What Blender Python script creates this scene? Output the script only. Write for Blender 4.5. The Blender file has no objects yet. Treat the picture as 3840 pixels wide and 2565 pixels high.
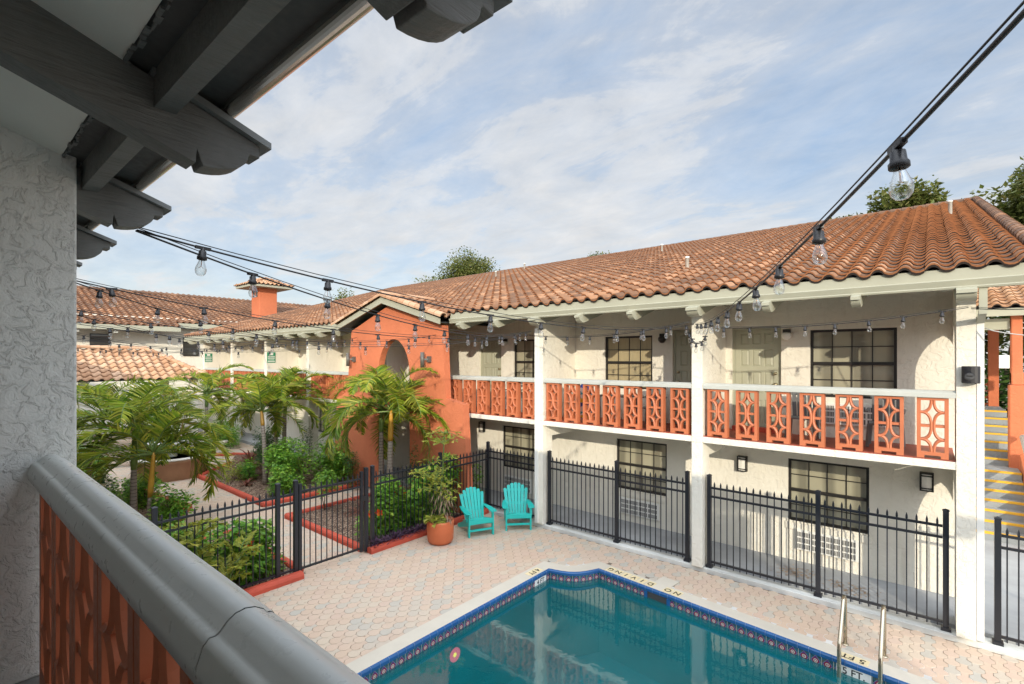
import bpy, bmesh, math, random
from mathutils import Vector, Matrix
C = bpy.context.scene.collection
R = math.radians
PI = math.pi
rnd = random.Random(7)

# ---------------------------------------------------------------- mesh helper
class MB:
    def __init__(s):
        s.v = []; s.f = []; s.mi = []; s.cur = 0; s.sm = []; s.smooth = False; s.uv = None
    def add(s, vs, fs):
        b = len(s.v); s.v.extend([tuple(p) for p in vs])
        for f in fs:
            s.f.append([b + i for i in f]); s.mi.append(s.cur); s.sm.append(s.smooth)
        return s
    def box(s, x0, x1, y0, y1, z0, z1):
        v = [(x0,y0,z0),(x1,y0,z0),(x1,y1,z0),(x0,y1,z0),(x0,y0,z1),(x1,y0,z1),(x1,y1,z1),(x0,y1,z1)]
        return s.add(v, [(0,3,2,1),(4,5,6,7),(0,1,5,4),(1,2,6,5),(2,3,7,6),(3,0,4,7)])
    def obox(s, c, ax, ay, az, hx, hy, hz):
        c = Vector(c); ax, ay, az = Vector(ax)*hx, Vector(ay)*hy, Vector(az)*hz
        v = [c + i*ax + j*ay + k*az for k in (-1,1) for (i,j) in ((-1,-1),(1,-1),(1,1),(-1,1))]
        return s.add(v, [(0,3,2,1),(4,5,6,7),(0,1,5,4),(1,2,6,5),(2,3,7,6),(3,0,4,7)])
    def bar(s, p, q, w, h, up=(0,0,1)):
        p = Vector(p); q = Vector(q); d = (q-p); L = d.length; d.normalize()
        sd = d.cross(Vector(up)).normalized(); u = sd.cross(d)
        return s.obox((p+q)/2, d, sd, u, L/2, w/2, h/2)
    def prism(s, poly, axis, a, b):
        def mk(p, t):
            return {'x': (t,p[0],p[1]), 'y': (p[0],t,p[1]), 'z': (p[0],p[1],t)}[axis]
        n = len(poly)
        v = [mk(p,a) for p in poly] + [mk(p,b) for p in poly]
        fs = [tuple(range(n-1,-1,-1)), tuple(range(n,2*n))] + [(i,(i+1)%n,n+(i+1)%n,n+i) for i in range(n)]
        return s.add(v, fs)
    def tube(s, pts, r, n=6, cap=True, rs=None):
        pts = [Vector(p) for p in pts]; m = len(pts); o = s.smooth; s.smooth = True
        vs = []; prev = None
        for i, p in enumerate(pts):
            d = (pts[min(i+1,m-1)] - pts[max(i-1,0)]).normalized()
            if prev is None:
                a = Vector((0,0,1)) if abs(d.z) < .9 else Vector((1,0,0))
                u = d.cross(a).normalized()
            else:
                u = (prev - d*prev.dot(d)).normalized()
            prev = u; w = d.cross(u); rr = rs[i] if rs else r
            for k in range(n):
                t = 2*PI*k/n; vs.append(p + (u*math.cos(t) + w*math.sin(t))*rr)
        fs = []
        for i in range(m-1):
            for k in range(n):
                fs.append((i*n+k, i*n+(k+1)%n, (i+1)*n+(k+1)%n, (i+1)*n+k))
        if cap:
            fs.append(tuple(range(n-1,-1,-1))); fs.append(tuple(range((m-1)*n, m*n)))
        s.add(vs, fs); s.smooth = o; return s
    def lathe(s, prof, c=(0,0,0), n=16, sx=1, sy=1):
        o = s.smooth; s.smooth = True; vs = []; m = len(prof)
        for (r, z) in prof:
            for k in range(n):
                t = 2*PI*k/n; vs.append((c[0]+r*math.cos(t)*sx, c[1]+r*math.sin(t)*sy, c[2]+z))
        fs = [(i*n+k, i*n+(k+1)%n, (i+1)*n+(k+1)%n, (i+1)*n+k) for i in range(m-1) for k in range(n)]
        if prof[0][0] > 1e-4: fs.append(tuple(range(n-1,-1,-1)))
        if prof[-1][0] > 1e-4: fs.append(tuple(range((m-1)*n, m*n)))
        s.add(vs, fs); s.smooth = o; return s
    def leaf(s, p, d, nrm, L, w, fold=.15, droop=0.):
        p = Vector(p); d = Vector(d).normalized(); n_ = Vector(nrm); sd = d.cross(n_)
        if sd.length < 1e-4: sd = d.cross(Vector((1,.3,.2)))
        sd.normalize(); n_ = sd.cross(d)
        m = p + d*L*.45
        return s.add([p, m + sd*w*.5 - n_*fold*w, p + d*L - Vector((0,0,droop*L)), m - sd*w*.5 - n_*fold*w], [(0,1,2),(0,2,3)])
    def build(s, name, mats, parent=None, bevel=0, local=False):
        me = bpy.data.meshes.new(name)
        vs = s.v
        if parent is not None and not local:
            o = parent.matrix_basis.translation if parent.parent is None else parent['_w']
            vs = [(a-o[0], b-o[1], c-o[2]) for (a,b,c) in vs]
        me.from_pydata(vs, [], s.f)
        if not isinstance(mats, (list,tuple)): mats = [mats]
        for m in mats: me.materials.append(m)
        if len(mats) > 1: me.polygons.foreach_set('material_index', s.mi)
        me.polygons.foreach_set('use_smooth', s.sm)
        if s.uv is not None:
            ul = me.uv_layers.new(name='UVMap'); k = 0
            flat = []
            for poly in me.polygons:
                for li in poly.loop_indices:
                    u = s.uv[me.loops[li].vertex_index]; flat.extend((u[0],u[1]))
            ul.data.foreach_set('uv', flat)
        me.update()
        ob = bpy.data.objects.new(name, me); C.objects.link(ob)
        if parent is not None: ob.parent = parent
        if bevel:
            md = ob.modifiers.new('edge', 'BEVEL'); md.width = bevel; md.segments = 2; md.limit_method = 'ANGLE'
        return ob

def wpos(o):
    v = Vector((0,0,0))
    while o is not None:
        v += o.location; o = o.parent
    return v
_b = MB.build
def build2(s, name, mats, parent=None, bevel=0, local=False):
    if parent is not None and not local:
        o = wpos(parent); s.v = [(a-o[0], b-o[1], c-o[2]) for (a,b,c) in s.v]
    return _b(s, name, mats, parent, bevel, True)
MB.build = build2

def tag(o, label, cat, group=None):
    o['label'] = label; o['category'] = cat
    if group: o['group'] = group
    return o
def thing(name, label, cat, loc=(0,0,0), group=None, rz=0):
    o = bpy.data.objects.new(name, None); C.objects.link(o); o.empty_display_size = .1
    o.location = loc; o.rotation_euler = (0,0,rz); tag(o, label, cat, group); return o
def struct(o):
    o['kind'] = 'structure'; return o
def dup(root, loc, rz=0, label=None, group=None):
    r = root.copy(); C.objects.link(r); r.location = loc; r.rotation_euler = (0,0,rz)
    if label: r['label'] = label
    if group: r['group'] = group
    for ch in list(root.children):
        c = ch.copy(); C.objects.link(c); c.parent = r
        for g in ch.children:
            d = g.copy(); C.objects.link(d); d.parent = c
    return r

# ---------------------------------------------------------------- materials
def mat(name):
    m = bpy.data.materials.new(name); m.use_nodes = True
    nt = m.node_tree; nt.nodes.clear()
    out = nt.nodes.new('ShaderNodeOutputMaterial'); b = nt.nodes.new('ShaderNodeBsdfPrincipled')
    nt.links.new(b.outputs[0], out.inputs[0]); return m, nt, b, out
def N(nt, t, **k):
    n = nt.nodes.new(t)
    for a, v in k.items():
        if a.startswith('i_'):
            key = a[2:]; key = int(key) if key.isdigit() else key.replace('_',' ')
            n.inputs[key].default_value = v
        else: setattr(n, a, v)
    return n
def ramp(nt, fac, stops):
    r = nt.nodes.new('ShaderNodeValToRGB'); e = r.color_ramp.elements
    while len(e) < len(stops): e.new(.5)
    for i, (p, c) in enumerate(stops):
        e[i].position = p; e[i].color = (c[0],c[1],c[2],1) if not isinstance(c,(int,float)) else (c,c,c,1)
    nt.links.new(fac, r.inputs[0]); return r.outputs[0]
def noise(nt, vec, scale, detail=4, rough=.55, dist=0):
    n = N(nt, 'ShaderNodeTexNoise'); n.inputs['Scale'].default_value = scale; n.inputs['Detail'].default_value = detail
    n.inputs['Roughness'].default_value = rough; n.inputs['Distortion'].default_value = dist
    if vec is not None: nt.links.new(vec, n.inputs['Vector'])
    return n.outputs[0]
def mapping(nt, vec, sc=(1,1,1), rot=(0,0,0), loc=(0,0,0)):
    m = N(nt, 'ShaderNodeMapping'); nt.links.new(vec, m.inputs[0])
    m.inputs['Scale'].default_value = sc; m.inputs['Rotation'].default_value = rot; m.inputs['Location'].default_value = loc
    return m.outputs[0]
def math_(nt, op, a, b=None, c=None):
    n = N(nt, 'ShaderNodeMath', operation=op)
    for i, x in enumerate((a,b,c)):
        if x is None: continue
        if isinstance(x,(int,float)): n.inputs[i].default_value = x
        else: nt.links.new(x, n.inputs[i])
    return n.outputs[0]
def mixc(nt, fac, a, b, mode='MIX'):
    n = N(nt, 'ShaderNodeMix', data_type='RGBA', blend_type=mode)
    if isinstance(fac,(int,float)): n.inputs[0].default_value = fac
    else: nt.links.new(fac, n.inputs[0])
    for i, x in ((6,a),(7,b)):
        if isinstance(x,(tuple,list)): n.inputs[i].default_value = (x[0],x[1],x[2],1)
        else: nt.links.new(x, n.inputs[i])
    return n.outputs[2]
def bump(nt, b, h, strength=.3, dist=.01):
    n = N(nt, 'ShaderNodeBump'); n.inputs['Strength'].default_value = strength; n.inputs['Distance'].default_value = dist
    nt.links.new(h, n.inputs['Height']); nt.links.new(n.outputs[0], b.inputs['Normal'])
def obj_co(nt): return N(nt, 'ShaderNodeTexCoord').outputs['Object']
def pos(nt): return N(nt, 'ShaderNodeNewGeometry').outputs['Position']

def stucco(name, col, var=.08, bs=.5, bd=.012, scale=9, rough=.9, stain=None):
    m, nt, b, o = mat(name); p = pos(nt)
    n1 = noise(nt, p, .8, 5, .6); n2 = noise(nt, p, scale, 6, .6, .8)
    dk = tuple(c*(1-var*1.6) for c in col); lt = tuple(min(1,c*(1+var*.5)) for c in col)
    c1 = ramp(nt, n1, [(.3,dk),(.65,lt)])
    if stain:
        st = noise(nt, mapping(nt, p, (3,3,.35)), 2.2, 6, .65)
        c1 = mixc(nt, ramp(nt, st, [(.56,0),(.75,.5)]), c1, stain)
    nt.links.new(c1, b.inputs['Base Color']); b.inputs['Roughness'].default_value = rough
    # knock-down plaster: flat plateaus with ragged rims
    pl = ramp(nt, n2, [(.44,0),(.5,.75),(.56,.85),(.62,1)])
    fine = noise(nt, p, scale*7, 3, .6)
    h = math_(nt, 'ADD', pl, math_(nt, 'MULTIPLY', fine, .35))
    bump(nt, b, h, bs, bd); return m
def paint(name, col, rough=.5, var=.06, bs=.12, scale=30, spec=.5, metal=0, grain=None, bd=.004):
    m, nt, b, o = mat(name); p = pos(nt)
    n1 = noise(nt, p, 1.7, 6, .65); n2 = noise(nt, mapping(nt, p, grain or (1,1,1)), scale, 5, .6)
    c1 = ramp(nt, n1, [(.3,tuple(c*(1-var) for c in col)),(.7,tuple(min(1,c*(1+var)) for c in col))])
    nt.links.new(c1, b.inputs['Base Color'])
    r = ramp(nt, n2, [(.3,max(0,rough-.1)),(.7,min(1,rough+.1))]); nt.links.new(r, b.inputs['Roughness'])
    b.inputs['Metallic'].default_value = metal; b.inputs['Specular IOR Level'].default_value = spec
    bump(nt, b, n2, bs, bd); return m
def leafmat(name, stops, trans=.35, rough=.45):
    m, nt, b, o = mat(name); g = N(nt, 'ShaderNodeNewGeometry')
    c = ramp(nt, g.outputs['Random Per Island'], stops)
    n = noise(nt, g.outputs['Position'], 3, 3); c = mixc(nt, ramp(nt, n, [(.35,0),(.7,.35)]), c, stops[-1][1])
    nt.links.new(c, b.inputs['Base Color']); b.inputs['Roughness'].default_value = rough
    b.inputs['Specular IOR Level'].default_value = .35
    t = N(nt, 'ShaderNodeBsdfTranslucent'); nt.links.new(c, t.inputs[0])
    mx = N(nt, 'ShaderNodeMixShader'); mx.inputs[0].default_value = trans
    nt.links.new(b.outputs[0], mx.inputs[1]); nt.links.new(t.outputs[0], mx.inputs[2]); nt.links.new(mx.outputs[0], o.inputs[0]); return m

M = {}
M['white'] = stucco('white_stucco', (.80,.76,.66), .06, .5, .012, 8, stain=(.58,.53,.43))
M['white_near'] = stucco('white_stucco_pier', (.82,.83,.80), .06, .7, .011, 15)
M['soffit'] = stucco('white_ceiling', (.80,.79,.73), .06, .12, .004, 30)
M['orange'] = stucco('orange_stucco', (.58,.172,.078), .09, .45, .01, 9)
M['coral'] = paint('coral_block_paint', (.52,.16,.072), .5, .1, .2, 40)
M['coral_old'] = paint('faded_coral_block', (.62,.22,.12), .62, .18, .3, 30)
M['trim'] = paint('olive_grey_trim', (.38,.375,.29), .45, .05, .08)
M['dark_trim'] = paint('weathered_grey_timber', (.16,.165,.158), .6, .3, .9, 9, grain=(6,.7,6), bd=.012)
M['soffit_dark'] = paint('dark_soffit_board', (.07,.075,.075), .6, .2, .2)
M['rail'] = paint('grey_rail_paint', (.64,.67,.65), .33, .06, .12, 22)
M['rail_far'] = paint('pale_rail_paint', (.50,.51,.47), .5, .05, .08)
def plain_metal(name, col, rough):
    m, nt, b, o = mat(name); nt.links.new(ramp(nt, noise(nt, pos(nt), .9, 3), [(.3,tuple(c*.9 for c in col)),(.7,col)]), b.inputs['Base Color']); b.inputs['Metallic'].default_value = .9; b.inputs['Roughness'].default_value = rough; return m
M['metal_gutter'] = plain_metal('gutter_metal', (.72,.70,.65), .2)
M['steel'] = plain_metal('brushed_steel', (.55,.48,.36), .2)
M['fence'] = paint('black_fence_paint', (.016,.018,.024), .38, .1, .05)
M['black'] = paint('black_plastic', (.018,.018,.02), .45)
M['bronze'] = paint('dark_window_frame', (.02,.018,.016), .4)
M['door'] = paint('sage_door_paint', (.40,.40,.30), .45, .04, .06)
M['concrete'] = stucco('grey_concrete', (.36,.37,.38), .14, .25, .004, 14, .85)
M['concrete_white'] = stucco('painted_kerb', (.66,.66,.62), .2, .3, .005, 12, .85)
M['coping'] = stucco('cast_coping', (.57,.52,.43), .08, .2, .004, 16, .8)
M['red_curb'] = stucco('red_painted_border', (.56,.085,.045), .16, .3, .006, 14, .7)
M['floor_red'] = stucco('red_balcony_floor', (.36,.08,.045), .2, .3, .004, 14, .6)
M['floor_dark'] = stucco('dark_balcony_floor', (.24,.24,.23), .2, .3, .004, 14, .6)
M['turq'] = paint('turquoise_plastic', (.015,.50,.44), .42, .06, .06)
M['pot'] = paint('terracotta_pot', (.60,.15,.055), .5, .12, .1)
M['yellow'] = paint('yellow_nosing', (.70,.40,.03), .6, .1, .1)
M['step'] = stucco('stair_concrete', (.30,.32,.33), .2, .5, .006, 30)
M['white_p'] = paint('white_paint', (.80,.79,.74), .45)
M['slot'] = paint('dark_slot', (.05,.05,.05), .7)
M['knob'] = paint('brass_knob', (.45,.38,.25), .3, metal=.9)
M['plastic_grey'] = paint('grey_plastic', (.16,.165,.165), .5)
M['stone'] = stucco('cream_stone', (.66,.62,.55), .12, .3, .006, 12)
M['terra'] = stucco('fountain_tile', (.48,.28,.17), .2, .3, .006, 8)
M['green_sign'] = paint('green_sign_face', (.03,.25,.13), .5)
M['pink'] = paint('pink_plumage', (.70,.12,.16), .6)
M['sand'] = stucco('joint_sand', (.24,.185,.14), .2, .4, .005, 30)
M['bluetile'] = paint('blue_bullnose_tile', (.022,.105,.28), .16, .15, .03, 6)
M['grout_blue'] = paint('pale_blue_grout', (.16,.24,.38), .5)
M['medal_white'] = paint('white_marker_tile', (.80,.79,.74), .25)
M['tan_tile'] = paint('tan_marker_tile', (.72,.60,.36), .5)
M['ink'] = paint('black_lettering', (.012,.012,.014), .6)
M['bark'] = stucco('grey_bark', (.20,.16,.12), .3, .9, .03, 12)
M['bark_dark'] = stucco('brown_stem', (.14,.10,.06), .3, .6, .01, 20)
M['flower'] = leafmat('red_hibiscus', [(0,(.75,.03,.01)),(.7,(.85,.06,.02)),(1,(.9,.3,.03))], .3)
M['brown_leaf'] = leafmat('withered_leaf', [(0,(.20,.13,.08)),(.6,(.36,.25,.17)),(1,(.45,.33,.22))], .2)
M['palm'] = leafmat('palm_leaflet', [(0,(.05,.13,.012)),(.3,(.13,.27,.018)),(.7,(.32,.44,.03)),(.95,(.56,.54,.07)),(1,(.45,.30,.10))], .48)
M['hib'] = leafmat('hibiscus_leaf', [(0,(.05,.17,.03)),(.5,(.13,.34,.04)),(.85,(.24,.47,.05)),(1,(.40,.54,.07))], .35, .38)
M['lime'] = leafmat('fishtail_leaf', [(0,(.20,.27,.03)),(.5,(.34,.38,.05)),(1,(.46,.44,.08))], .4)
M['dkleaf'] = leafmat('dark_shrub_leaf', [(0,(.03,.08,.025)),(.6,(.06,.14,.035)),(1,(.12,.21,.05))], .3)
M['purple'] = leafmat('purple_groundcover', [(0,(.045,.018,.045)),(.6,(.08,.035,.075)),(1,(.13,.08,.11))], .2)
M['cordy'] = leafmat('maroon_cordyline', [(0,(.16,.035,.035)),(.5,(.27,.08,.06)),(1,(.36,.2,.13))], .3)
M['oak'] = leafmat('oak_leaf', [(0,(.06,.09,.02)),(.5,(.11,.15,.03)),(.85,(.19,.21,.05)),(1,(.28,.24,.08))], .35)

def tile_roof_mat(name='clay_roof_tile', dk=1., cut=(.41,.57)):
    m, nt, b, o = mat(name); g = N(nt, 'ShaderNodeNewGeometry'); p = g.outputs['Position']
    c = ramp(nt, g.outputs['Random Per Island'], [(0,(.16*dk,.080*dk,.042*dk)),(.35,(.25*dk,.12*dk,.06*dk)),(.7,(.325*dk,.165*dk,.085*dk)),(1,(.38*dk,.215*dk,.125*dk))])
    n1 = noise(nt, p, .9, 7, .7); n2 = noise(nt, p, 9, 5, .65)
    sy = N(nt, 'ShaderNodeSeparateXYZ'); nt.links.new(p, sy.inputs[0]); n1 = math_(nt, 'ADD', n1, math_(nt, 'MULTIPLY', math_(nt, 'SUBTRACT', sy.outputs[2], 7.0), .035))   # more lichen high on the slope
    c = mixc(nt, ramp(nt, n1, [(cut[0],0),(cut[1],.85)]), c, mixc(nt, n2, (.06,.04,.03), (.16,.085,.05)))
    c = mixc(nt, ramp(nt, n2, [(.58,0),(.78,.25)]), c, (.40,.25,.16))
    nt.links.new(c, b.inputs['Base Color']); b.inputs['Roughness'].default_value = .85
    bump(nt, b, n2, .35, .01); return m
M['tile'] = tile_roof_mat()
M['tile_pan'] = tile_roof_mat('dirty_shaded_roof_tile', .5, (.34,.53))  # pan colour carries both dirt and the shade of the troughs
M['tile_edge'] = paint('tile_edge', (.34,.135,.055), .8, .2, .3)
M['tile_gap_shade'] = paint('tile_gap_shade', (.025,.016,.012), .9)  # near-black lip foot, stands in for the shadow under each tile butt
def pale_tile_mat():
    m, nt, b, o = mat('pale_clay_tile'); g = N(nt, 'ShaderNodeNewGeometry')
    c = ramp(nt, g.outputs['Random Per Island'], [(0,(.36,.19,.10)),(.5,(.45,.26,.15)),(1,(.52,.34,.22))])
    nt.links.new(c, b.inputs['Base Color']); b.inputs['Roughness'].default_value = .8
    bump(nt, b, noise(nt, g.outputs['Position'], 8, 4), .3, .01); return m
M['tile_pale'] = pale_tile_mat()
def paver_mat():
    m, nt, b, o = mat('paver'); g = N(nt, 'ShaderNodeNewGeometry'); p = g.outputs['Position']
    c = ramp(nt, g.outputs['Random Per Island'], [(0,(.54,.39,.28)),(.28,(.58,.43,.31)),(.5,(.56,.40,.30)),(.72,(.57,.46,.34)),(.86,(.50,.43,.34)),(.98,(.43,.41,.35))])
    big = noise(nt, p, .35, 4, .6); n2 = noise(nt, p, 45, 4, .7)
    c = mixc(nt, ramp(nt, big, [(.35,0),(.7,.35)]), c, (.52,.46,.40))
    c = mixc(nt, ramp(nt, n2, [(.45,0),(.8,.4)]), c, (.40,.31,.24))
    st = noise(nt, p, 1.3, 6, .7); c = mixc(nt, ramp(nt, st, [(.58,0),(.74,.3)]), c, (.34,.27,.22))
    nt.links.new(c, b.inputs['Base Color']); b.inputs['Roughness'].default_value = .85
    bump(nt, b, n2, .3, .004); return m
M['paver'] = paver_mat()
def mulch_mat():
    m, nt, b, o = mat('wood_chip_mulch'); p = pos(nt)
    v = N(nt, 'ShaderNodeTexVoronoi'); v.inputs['Scale'].default_value = 26; nt.links.new(mapping(nt, p, (1,1.8,1)), v.inputs['Vector'])
    s = N(nt, 'ShaderNodeSeparateColor'); nt.links.new(v.outputs['Color'], s.inputs[0])
    c = ramp(nt, s.outputs[0], [(0,(.05,.03,.022)),(.4,(.16,.09,.06)),(.75,(.34,.22,.15)),(1,(.5,.38,.27))])
    nt.links.new(c, b.inputs['Base Color']); b.inputs['Roughness'].default_value = .95
    bump(nt, b, v.outputs['Distance'], .9, .03); return m
M['mulch'] = mulch_mat()
M['chips'] = leafmat('wood_chip', [(0,(.06,.035,.025)),(.4,(.17,.10,.065)),(.75,(.34,.23,.16)),(1,(.52,.40,.29))], .0, .9)
def glass_mat():
    m, nt, b, o = mat('bulb_glass'); nt.nodes.remove(b)
    t = N(nt, 'ShaderNodeBsdfTransparent'); t.inputs[0].default_value = (.93,.94,.93,1)
    g = N(nt, 'ShaderNodeBsdfGlossy'); g.inputs['Roughness'].default_value = .05
    lw = N(nt, 'ShaderNodeLayerWeight'); lw.inputs[0].default_value = .35
    f = math_(nt, 'MULTIPLY_ADD', lw.outputs['Facing'], .75, .06)
    mx = N(nt, 'ShaderNodeMixShader'); nt.links.new(f, mx.inputs[0]); nt.links.new(t.outputs[0], mx.inputs[1]); nt.links.new(g.outputs[0], mx.inputs[2])
    nt.links.new(mx.outputs[0], o.inputs[0]); return m
M['glass'] = glass_mat()
def emis(name, col, st, base=(.5,.1,.1)):
    m, nt, b, o = mat(name); b.inputs['Base Color'].default_value = (*base,1)
    b.inputs['Emission Color'].default_value = (*col,1); b.inputs['Emission Strength'].default_value = st; return m
M['lamp_red'] = emis('pool_lamp_red', (1,.05,.09), 3.); M['lamp_core'] = emis('pool_lamp_core', (1,.45,.03), 5.)
M['filament'] = paint('copper_filament', (.45,.2,.05), .3, metal=.9)
M['opal'] = paint('opal_glass', (.82,.80,.74), .25)
def pane_mat(name, cur, fold):
    m, nt, b, o = mat(name); p = pos(nt)
    w = N(nt, 'ShaderNodeTexWave'); w.inputs['Scale'].default_value = fold; w.inputs['Distortion'].default_value = 2.5; w.inputs['Detail'].default_value = 3
    nt.links.new(mapping(nt, p, (1,1,.12)), w.inputs['Vector'])
    c = ramp(nt, w.outputs['Fac'], [(.1,tuple(x*.55 for x in cur)),(.6,cur)])
    nt.links.new(c, b.inputs['Base Color']); b.inputs['Roughness'].default_value = .5
    b.inputs['Coat Weight'].default_value = 1; b.inputs['Coat Roughness'].default_value = .02; b.inputs['Coat IOR'].default_value = 1.6
    return m
M['pane_curtain'] = pane_mat('curtained_glass', (.52,.43,.25), 9)
M['pane_blind'] = pane_mat('shaded_glass', (.40,.375,.27), .6)
M['lamp_body'] = paint('dark_lamp_body', (.10,.095,.085), .45)
M['pane_dark'] = pane_mat('dark_glass', (.03,.03,.025), .5)
def water_mat():
    m, nt, b, o = mat('pool_water'); nt.nodes.remove(b); p = pos(nt)
    h = math_(nt, 'ADD', noise(nt, p, 3.2, 3, .5, .4), math_(nt, 'MULTIPLY', noise(nt, p, 14, 2), .25))
    bp = N(nt, 'ShaderNodeBump'); bp.inputs['Strength'].default_value = .035; bp.inputs['Distance'].default_value = .05
    nt.links.new(h, bp.inputs['Height'])
    t = N(nt, 'ShaderNodeBsdfTransparent'); t.inputs[0].default_value = (.40,.86,.86,1)
    g = N(nt, 'ShaderNodeBsdfGlossy'); g.inputs['Roughness'].default_value = .02; nt.links.new(bp.outputs[0], g.inputs['Normal'])
    fr = N(nt, 'ShaderNodeFresnel'); fr.inputs[0].default_value = 1.4; nt.links.new(bp.outputs[0], fr.inputs['Normal'])
    df = N(nt, 'ShaderNodeBsdfDiffuse')       # suspended matter scatters light back
    nt.links.new(ramp(nt, noise(nt, p, .45, 4, .6), [(.35,(.004,.105,.118)),(.65,(.007,.165,.182))]), df.inputs[0])
    bd = N(nt, 'ShaderNodeMixShader'); bd.inputs[0].default_value = .62; nt.links.new(t.outputs[0], bd.inputs[1]); nt.links.new(df.outputs[0], bd.inputs[2])
    mx = N(nt, 'ShaderNodeMixShader'); nt.links.new(math_(nt, 'MULTIPLY', fr.outputs[0], 2.1), mx.inputs[0])
    nt.links.new(bd.outputs[0], mx.inputs[1]); nt.links.new(g.outputs[0], mx.inputs[2]); nt.links.new(mx.outputs[0], o.inputs[0]); return m
M['water'] = water_mat()
def basin_mat():
    m, nt, b, o = mat('teal_pool_plaster'); p = pos(nt)
    c = ramp(nt, noise(nt, p, 60, 3, .7), [(.3,(.02,.26,.33)),(.7,(.04,.38,.44))])
    c = mixc(nt, ramp(nt, noise(nt, p, 1.2, 5), [(.4,0),(.75,.5)]), c, (.025,.24,.28))
    nt.links.new(c, b.inputs['Base Color']); b.inputs['Roughness'].default_value = .8; return m
M['basin'] = basin_mat()
M['basin_wall'] = stucco('green_pool_wall', (.035,.25,.27), .25, .2, .004, 20)
def band_mat():
    m, nt, b, o = mat('peacock_tile_band')
    uv = N(nt, 'ShaderNodeUVMap').outputs[0]; s = N(nt, 'ShaderNodeSeparateXYZ'); nt.links.new(uv, s.inputs[0])
    u = math_(nt, 'SUBTRACT', math_(nt, 'FRACT', s.outputs[0]), .5); v = math_(nt, 'SUBTRACT', s.outputs[1], .42)
    d = math_(nt, 'SQRT', math_(nt, 'ADD', math_(nt, 'MULTIPLY', u, u), math_(nt, 'MULTIPLY', v, v)))
    tri = math_(nt, 'ADD', math_(nt, 'ABSOLUTE', u), math_(nt, 'MULTIPLY', math_(nt, 'ABSOLUTE', v), .8))
    p = pos(nt); bg = ramp(nt, noise(nt, p, 22, 4, .7), [(.35,(.03,.05,.04)),(.5,(.02,.13,.20)),(.62,(.10,.08,.03)),(.75,(.03,.20,.30))])
    c = mixc(nt, math_(nt, 'LESS_THAN', tri, .43), bg, (.34,.32,.36)); c = mixc(nt, math_(nt, 'LESS_THAN', tri, .405), c, (.10,.05,.20))
    c = mixc(nt, math_(nt, 'LESS_THAN', d, .28), c, (.25,.025,.035)); c = mixc(nt, math_(nt, 'LESS_THAN', d, .18), c, (.55,.52,.48))
    c = mixc(nt, math_(nt, 'LESS_THAN', d, .11), c, (.2,.02,.03)); c = mixc(nt, math_(nt, 'LESS_THAN', d, .05), c, (.8,.75,.7))
    c = mixc(nt, math_(nt, 'LESS_THAN', s.outputs[1], .12), c, (.012,.03,.16))
    c = mixc(nt, math_(nt, 'GREATER_THAN', math_(nt, 'ABSOLUTE', u), .48), c, (.5,.46,.38))
    nt.links.new(c, b.inputs['Base Color']); b.inputs['Roughness'].default_value = .2; return m
M['band'] = band_mat()
def trunk_mat(name, a, bcol, ring, freq):
    m, nt, b, o = mat(name); p = pos(nt); s = N(nt, 'ShaderNodeSeparateXYZ'); nt.links.new(p, s.inputs[0])
    z = math_(nt, 'ADD', math_(nt, 'MULTIPLY', s.outputs[2], freq), math_(nt, 'MULTIPLY', noise(nt, p, 3, 2), .8))
    fr = math_(nt, 'FRACT', z); c = mixc(nt, noise(nt, p, 6, 5, .7), a, bcol)
    c = mixc(nt, ramp(nt, fr, [(.0,.9),(.14,.9),(.2,0),(1,0)]), c, ring)
    nt.links.new(c, b.inputs['Base Color']); b.inputs['Roughness'].default_value = .75
    bump(nt, b, fr, .4, .012); return m
M['trunk_ring'] = trunk_mat('ringed_palm_trunk', (.20,.16,.13), (.40,.34,.27), (.09,.06,.05), 11)
M['shaft_green'] = paint('green_crownshaft', (.13,.20,.045), .4, .25, .1, 6)
M['shaft_yellow'] = paint('yellow_crownshaft', (.46,.24,.03), .4, .3, .1, 4)
M['trim_near'] = paint('grey_flashing', (.20,.215,.215), .5)
SUN, SKY, CLOUD, CLOUD_BOOST, BOOST2, EXPO = 3.3, .15, .78, 4.0, 2.2, .17
# ---------------------------------------------------------------- builders
def tile_roof(name, O, U, W, nu, nw, tu, tw, material, parent, seed=1, amp=.075, uclip=None):
    """barrel tiles on the plane O + u*U + w*W (U along the eave, W up the slope); every tile an island"""
    r = random.Random(seed); O = Vector(O); U = Vector(U).normalized(); W = Vector(W).normalized(); Nn = U.cross(W).normalized()
    if Nn.z < 0: Nn = -Nn
    K = 8; prof = []
    for k in range(6): prof.append((.56*k/5, amp*math.sin(PI*k/5)**.75 if 0 < k < 5 else 0.))
    for k in range(1, 4): prof.append((.56+.44*k/3, -.026*math.sin(PI*k/3)))
    b = MB(); b.smooth = False
    V = b.v; F = b.f; MI = b.mi; SM = b.sm
    for j in range(nw):
        for i in range(nu):
            if uclip and not uclip((i+.5)*tu, (j+.5)*tw): continue
            du = r.uniform(-.006,.006); dw = r.uniform(-.012,.012); dh = r.uniform(-.004,.006)
            base = len(V)
            for (w, h0) in ((j*tw+dw+.006, -.012), (j*tw+dw+.004, .024), (j*tw+dw, .050), ((j+1)*tw+.05, .004)):
                for (t, h) in prof:
                    p = O + U*((i+t)*tu+du) + W*w + Nn*(h+h0+dh); V.append((p.x,p.y,p.z))
            n = K+1
            for q in range(3):
                for k in range(K):
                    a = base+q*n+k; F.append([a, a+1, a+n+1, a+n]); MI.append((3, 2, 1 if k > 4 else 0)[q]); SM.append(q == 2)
    return b.build(name, [material, M['tile_pan'] if material is M['tile'] else M['tile_pale'], M['tile_edge'] if material is M['tile'] else M['tile_pale'], M['tile_gap_shade']], parent)

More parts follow.
